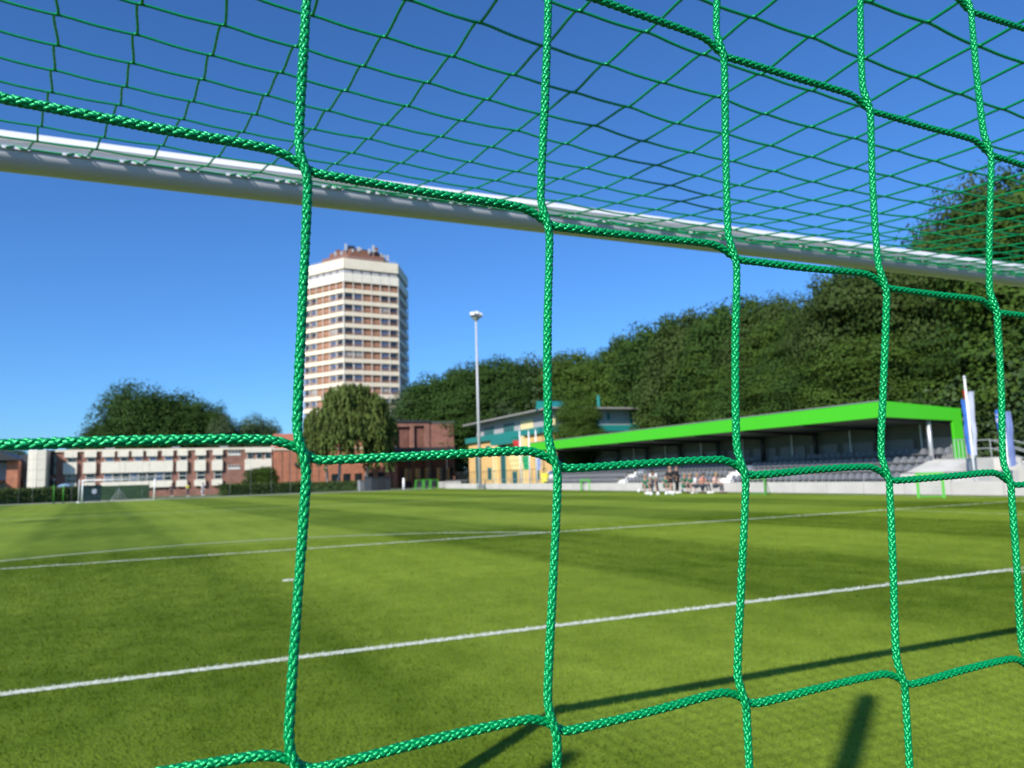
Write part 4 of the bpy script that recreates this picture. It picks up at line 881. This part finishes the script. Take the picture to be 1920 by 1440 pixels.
    for xx in (5.25, 6.95):
        for dz in (.5, .95): part('handrail', MB().poly([(xx, -.4, 1.68+dz), (xx, -1.3, 1.68+dz), (xx, -5.6, .15+dz)], .028, 6), 'steel', t)
        for k in range(5): f = k/4; part('baluster', MB().tube((xx, -1.3-4.3*f, 1.6-1.5*f), (xx, -1.3-4.3*f, 2.6-1.5*f), .022, .022, 5), 'steel', t)
    for k in range(6): part('baluster', MB().tube((3.6+k*.3, -.45, 1.68), (3.6+k*.3, -.45, 2.68), .022, .022, 5), 'steel', t)
    part('handrail', MB().tube((3.6, -.45, 2.68), (5.2, -.45, 2.68), .03, .03, 6), 'steel', t)
stand()
# white van behind the stand, white box trailer at its left end
def van(px, py, d, rz, label, h=2.4, L=5.4, W=1.95):
    p = AD(px, py, d); t = thing('parked_van', label, 'van', (p[0], p[1], 0), rz)
    body = [(-L/2, .4), (-L/2, h-.1), (-L/2+.15, h), (L/2-1.9, h), (L/2-1.1, h*.62), (L/2-.15, h*.50), (L/2, h*.42), (L/2, .4)]
    part('body', MB().prism(body, 'y', -W/2, W/2), 'white', t)
    for sy in (-1, 1):
        part('side_window', MB().prism([(L/2-2.3, h*.62), (L/2-2.3, h*.86), (L/2-1.75, h*.86), (L/2-1.25, h*.62)], 'y', sy*(W/2+.003) if sy > 0 else -W/2-.02, sy*(W/2+.02) if sy > 0 else -W/2-.003), 'glass', t)
        for xx in (-L/2+1.0, L/2-1.0): w = part('wheel', MB().tube((xx, sy*(W/2-.18), .34), (xx, sy*(W/2+.01), .34), .34, .34, 18), 'dark', t); part('rim', MB().tube((xx, sy*(W/2+.011), .34), (xx, sy*(W/2+.03), .34), .2, .18, 12), 'steel', w)
    part('windscreen', MB().add([(L/2-1.86, -W/2+.1, h-.03), (L/2-1.86, W/2-.1, h-.03), (L/2-1.12, W/2-.1, h*.64), (L/2-1.12, -W/2+.1, h*.64), (L/2-1.80, -W/2+.1, h-.0), (L/2-1.80, W/2-.1, h-.0), (L/2-1.06, W/2-.1, h*.66), (L/2-1.06, -W/2+.1, h*.66)], [(4, 7, 6, 5), (0, 1, 2, 3), (0, 3, 7, 4), (1, 5, 6, 2), (0, 4, 5, 1), (3, 2, 6, 7)]), 'glass', t)
    return t
van(1068, 880, 84, math.pi*.98, 'white van parked beyond the left end of the stand', h=3.35, L=5.0)
p = AD(1775, 870, 54); t = thing('white_tent', 'white pointed tent roof showing behind the right end of the stand', 'tent', (p[0], p[1], 0), .5)
part('canopy', MB().add([(-1.2, -1.2, 2.3), (1.2, -1.2, 2.3), (1.2, 1.2, 2.3), (-1.2, 1.2, 2.3), (0, 0, 3.5)], [(0, 1, 4), (1, 2, 4), (2, 3, 4), (3, 0, 4), (3, 2, 1, 0)]), 'white', t); part('wall', bx(-1.15, 1.15, -1.15, 1.15, .1, 2.29), 'white', t)
for sx in (-1.17, 1.17):
    for sy in (-1.17, 1.17): part('leg', MB().tube((sx, sy, 0), (sx, sy, 2.3), .03, .03, 6), 'steel', t)

# ------------------------------------------------------------------ flags
def flag_mesh(w, h, m, seed, side=1):
    g = random.Random(seed); n, k = 14, 8; V = []
    for j in range(n+1):
        for i in range(k+1):
            u, v = i/k, j/n; V.append((side*(u*w*(1-.25*v)+.02*math.sin(v*9+seed)), .10*math.sin(u*9+v*3+seed)*u+.03*math.sin(v*17), -v*h-.06*u*math.sin(v*5)))
    Fq = [(j*(k+1)+i, j*(k+1)+i+1, (j+1)*(k+1)+i+1, (j+1)*(k+1)+i) for j in range(n) for i in range(k)]
    return npmesh('flag', V, Fq, m, True)
def flagpole(px, py_top, X, label, flags, r=.06, grp='flagpoles around the stand'):
    q = AX(px, py_top, X); t = thing('flagpole', label, 'flagpole', (X, q[1], 0), -YW-.35, grp); h = q[2]
    part('pole', MB().tube((0, 0, 0), (0, 0, h), r, r*.75, 10), 'white', t, True); part('finial', MB().sphere((0, 0, h), r*1.3, 10, 6), 'steel', t, True)
    for w, hh, m, top, side in flags: o = obj('flag', flag_mesh(w, hh, M[m], px % 7, side), t); o.location = (side*(r+.005), 0, h-top)
    return t
flagpole(1808, 707, 33.6, 'white flagpole with a hanging blue and white flag right of the stand', [(.18, 2.6, 'flag_blue', 1.05, -1), (.22, 3.0, 'flag_white', .7, 1), (.08, .45, 'flag_red', .62, -1)])
flagpole(1875, 735, 34.0, 'white flagpole at the right edge, its blue flag partly behind a net cord', [(.20, 2.6, 'flag_blue', .8, -1), (.28, 2.5, 'flag_pale', .9, 1), (.2, 1.2, 'flag_white', 1.0, -1)])
flagpole(974, 806, 36.0, 'white flagpole with a pale yellow flag before the yellow building', [(1.4, 1.7, 'flag_yellow', 2.9, -1), (.75, 1.1, 'flag_red', 1.2, -1)], .09)
flagpole(991, 808, 36.2, 'white flagpole with a green flag before the yellow building', [(.85, 1.6, 'flag_green', 2.8, -1)], .09)
flagpole(1004, 806, 36.1, 'white flagpole with a blue and white flag beside the stand roof', [(.5, 1.8, 'flag_white', 2.7, 1), (.3, 1.7, 'flag_blue', 2.75, 1)], .09)

# ------------------------------------------------------------------ people
def skin_obj(name, pts, edges, rad, m, parent, root=0, sub=1):
    me = bpy.data.meshes.new(name); me.from_pydata([tuple(p) for p in pts], edges, []); me.materials.append(M[m]); o = obj(name, me, parent)
    o.modifiers.new('skin', 'SKIN'); sv = me.skin_vertices[0].data
    for i, r in enumerate(rad): sv[i].radius = (r, r) if not isinstance(r, tuple) else r; sv[i].use_root = (i == root)
    o.modifiers.new('sub', 'SUBSURF').levels = sub; o.modifiers['sub'].render_levels = sub
    for p_ in me.polygons: p_.use_smooth = True
    o.modifiers['skin'].use_smooth_shade = True
    return o
def person(px, py, d, rz, label, pose, top, bottom, hair='hair', legs='skin', shoes='white', sc=1.0):
    p = AD(px, py, d); t = thing('person', label, 'person', (p[0], p[1], 0), rz, 'people gathered by the pitch' if d < 70 else None)
    if pose == 'stand': J = dict(pel=(0, 0, .95), sp=(0, 0, 1.18), ch=(0, .0, 1.40), nk=(0, -.0, 1.52), hd=(0, -.02, 1.66), ls=(-.19, 0, 1.42), le=(-.26, .02, 1.14), lw=(-.22, -.10, .90), rs=(.19, 0, 1.42), re=(.26, .03, 1.14), rw=(.22, -.12, .92), lh=(-.10, 0, .90), lk=(-.12, -.03, .50), la=(-.13, .02, .09), lt=(-.14, -.14, .04), rh=(.10, 0, .90), rk=(.12, -.02, .50), ra=(.14, .03, .09), rt=(.15, -.13, .04))
    elif pose == 'bend': J = dict(pel=(0, .10, .93), sp=(0, -.02, 1.12), ch=(0, -.18, 1.26), nk=(0, -.28, 1.34), hd=(0, -.38, 1.42), ls=(-.19, -.18, 1.27), le=(-.22, -.26, 1.00), lw=(-.16, -.34, .78), rs=(.19, -.18, 1.27), re=(.24, -.22, 1.00), rw=(.18, -.34, .80), lh=(-.10, .10, .88), lk=(-.12, -.12, .49), la=(-.13, -.06, .09), lt=(-.14, -.22, .04), rh=(.10, .10, .88), rk=(.13, .16, .48), ra=(.14, .42, .12), rt=(.15, .30, .05))
    else: J = dict(pel=(0, .10, .50), sp=(0, .12, .72), ch=(0, .06, .95), nk=(0, .02, 1.07), hd=(0, -.04, 1.20), ls=(-.19, .06, .96), le=(-.26, -.08, .72), lw=(-.16, -.30, .62), rs=(.19, .06, .96), re=(.26, -.06, .72), rw=(.18, -.30, .64), lh=(-.11, .06, .48), lk=(-.18, -.36, .54), la=(-.17, -.40, .09), lt=(-.19, -.56, .04), rh=(.11, .06, .48), rk=(.18, -.34, .56), ra=(.19, -.36, .09), rt=(.21, -.52, .04))
    J = {k: Vector(v)*sc for k, v in J.items()}; fx = lambda a, b, f: J[a].lerp(J[b], f)
    names = ['pel', 'sp', 'ch', 'nk', 'hd', 'ls', 'le', 'lw', 'rs', 're', 'rw', 'lh', 'lk', 'la', 'lt', 'rh', 'rk', 'ra', 'rt']; ix = {n: i for i, n in enumerate(names)}
    E_ = [('pel', 'sp'), ('sp', 'ch'), ('ch', 'nk'), ('nk', 'hd'), ('ch', 'ls'), ('ls', 'le'), ('le', 'lw'), ('ch', 'rs'), ('rs', 're'), ('re', 'rw'), ('pel', 'lh'), ('lh', 'lk'), ('lk', 'la'), ('la', 'lt'), ('pel', 'rh'), ('rh', 'rk'), ('rk', 'ra'), ('ra', 'rt')]
    rd = dict(pel=.12, sp=.115, ch=.13, nk=.055, hd=.095, ls=.06, le=.042, lw=.032, rs=.06, re=.042, rw=.032, lh=.085, lk=.058, la=.042, lt=.036, rh=.085, rk=.058, ra=.042, rt=.036)
    pts = [J[n] for n in names]; ed = [(ix[a], ix[b]) for a, b in E_]
    # head top and hands with five short fingers each
    rad = [rd[n]*sc for n in names]; pts.append(J['hd']+Vector((0, 0, .09*sc))); ed.append((ix['hd'], len(pts)-1)); rad.append(.075*sc)
    for w, e in (('lw', 'le'), ('rw', 're')):
        dr = (J[w]-J[e]).normalized(); side = dr.orthogonal().normalized(); pa = J[w]+dr*.06; pts.append(pa); ed.append((ix[w], len(pts)-1)); rad.append(.03*sc); pi = len(pts)-1
        for k, (o_, l_) in enumerate(((-.03, .055), (-.012, .08), (.006, .085), (.024, .075))): pts.append(pa+side*o_+dr*l_); ed.append((pi, len(pts)-1)); rad.append(.009*sc)
        pts.append(pa-side*.05+dr*.015); ed.append((pi, len(pts)-1)); rad.append(.010*sc)
    skin_obj('body', pts, ed, rad, 'skin', t)
    if top: skin_obj('shirt', [fx('pel', 'sp', .1), J['sp'], J['ch'], J['ls'], fx('ls', 'le', .7), J['rs'], fx('rs', 're', .7)]+([J['lw'].lerp(J['le'], .1), J['rw'].lerp(J['re'], .1)] if top == 'cloth_black' else []), [(0, 1), (1, 2), (2, 3), (3, 4), (2, 5), (5, 6)]+([(4, 7), (6, 8)] if top == 'cloth_black' else []), [.15*sc, .145*sc, .15*sc, .085*sc, .07*sc, .085*sc, .07*sc]+([.05*sc, .05*sc] if top == 'cloth_black' else []), top, t)
    long = legs != 'skin'
    P = [J['pel'], J['lh'], fx('lh', 'lk', .8), J['rh'], fx('rh', 'rk', .8)]; E2_ = [(0, 1), (1, 2), (0, 3), (3, 4)]; Rr = [.14*sc, .105*sc, .085*sc, .105*sc, .085*sc]
    if long: P += [J['lk'], fx('lk', 'la', .92), J['rk'], fx('rk', 'ra', .92)]; E2_ += [(2, 5), (5, 6), (4, 7), (7, 8)]; Rr += [.075*sc, .06*sc, .075*sc, .06*sc]
    skin_obj('trousers' if long else 'shorts', P, E2_, Rr, bottom, t)
    hb = MB().sphere(tuple(J['hd']+Vector((0, .018*sc, .055*sc))), .108*sc, 12, 8, (.95, 1.02, .95)); part('hair', hb, hair, t, True)
    for a, b in (('la', 'lt'), ('ra', 'rt')): part('shoe', MB().box(-.05, .05, -.15, .10, 0, .09, ), shoes, t).location = J[b]+Vector((0, .06, -J[b].z+(.0 if J[a].z < .1 else .03)))
    f = J['hd']; part('nose', MB().sphere((f.x, f.y-.10*sc, f.z), .016*sc, 6, 4), 'skin', t)
    for s in (-1, 1): part('eye', MB().sphere((f.x+s*.034*sc, f.y-.088*sc, f.z+.02*sc), .010*sc, 6, 4), 'hair', t); part('ear', MB().sphere((f.x+s*.095*sc, f.y, f.z), .022*sc, 6, 4), 'skin', t)
    part('mouth', MB().box(f.x-.022*sc, f.x+.022*sc, f.y-.095*sc, f.y-.088*sc, f.z-.045*sc, f.z-.035*sc), 'cloth_coral', t)
    return t
person(1228, 927, 50.6, -.9, 'person in a white shirt and dark trousers bending towards the balls', 'bend', 'cloth_white', 'cloth_navy', 'hair', 'long', sc=1.02)
person(1258, 923, 52.6, -.2, 'person in black tracksuit standing left of another person in black', 'stand', 'cloth_black', 'cloth_black', 'hair2', 'skin', sc=1.0)
person(1270, 925, 51.4, .4, 'larger person all in black standing closest to the seated players', 'stand', 'cloth_black', 'cloth_black', 'hair', 'long', sc=1.03)
for i, (px, d, rz, lab, tp, bt, hr) in enumerate([(1211, 53, -.3, 'player in dark green kit crouching at the left end of the group', 'cloth_green', 'cloth_green', 'hair2'), (1221, 54, .1, 'player in dark green kit sitting behind the bending person', 'cloth_green', 'cloth_green', 'hair'), (1250, 53.8, -.2, 'player in dark green kit sitting partly hidden by the left person in black', 'cloth_green', 'cloth_green', 'hair'),
        (1285, 52.4, .2, 'player in dark green kit sitting just right of the person in black', 'cloth_green', 'cloth_green', 'hair2'), (1295, 52.0, -.1, 'player in green kit sitting beside the person with the white top', 'cloth_green', 'cloth_navy', 'hair2'), (1308, 51.2, .5, 'person in a white top and dark trousers sitting by the wall', 'cloth_white', 'cloth_navy', 'hair2'), (1320, 51.4, .3, 'person in coral shirt sitting on the low wall', 'cloth_coral', 'cloth_navy', 'hair'), (1344, 50.0, .4, 'person in pale pink shirt sitting at the right end of the group', 'cloth_pink', 'cloth_navy', 'hair2')]):
    person(px, 923, d-1.2, rz, lab, 'sit', tp, bt, hr, 'skin' if tp == 'cloth_green' else 'long', 'dark' if i % 2 else 'white', sc=.97)
person(352, 925, 114, .2, 'person in a bright yellow shirt standing before the school', 'stand', 'cloth_yellow', 'cloth_navy', 'hair', 'long')
person(322, 925, 116, .2, 'person in a navy top standing before the school near the far goal', 'stand', 'cloth_navy', 'cloth_navy', 'hair', 'long')
person(380, 925, 116, .6, 'person in a white top standing right of the yellow shirted person', 'stand', 'cloth_white', 'cloth_white', 'hair', 'long')
def ball(px, py, lab):
    p = AG(px, py+2.5); t = thing('football', lab, 'ball', (p[0], p[1], 0), random.random()*3, 'white footballs on the grass')
    part('shell', MB().sphere((0, 0, .12), .12, 16, 10), 'white', t, True)
    for a, e in ((0, .3), (1.3, -.2), (2.5, .5), (3.7, 0), (5, .4)):
        c = Vector((math.cos(a)*math.cos(e), math.sin(a)*math.cos(e), math.sin(e))); part('panel', MB().tube(Vector((0, 0, .12))+c*.112, Vector((0, 0, .12))+c*.122, .035, .033, 5), 'dark', t)
for px, py, lab in ((1198, 921, 'white football lying farthest left of the group'), (1215, 926, 'white football touching another, left of the bending person'), (1221, 927, 'white football closest to the bending person, one of a pair'), (1234, 927, 'single white football right of the bending person'), (1250, 926, 'white football in front of the left person in black'), (1257, 925, 'white football, middle of three by the people in black'), (1262, 926, 'white football, rightmost of three by the people in black'), (1243, 918, 'white football under the sitting players')): ball(px, py, lab)
p = AD(1022, 893, 79); t = thing('yellow_bin', 'bright yellow bin at the far left end of the stand seats', 'bin', (p[0], p[1], 0)); part('body', MB().tube((0, 0, 0), (0, 0, 1.5), .32, .42, 12), 'cloth_yellow', t, True); part('lid', MB().tube((0, 0, 1.502), (0, 0, 1.62), .44, .30, 12), 'cloth_yellow', t)
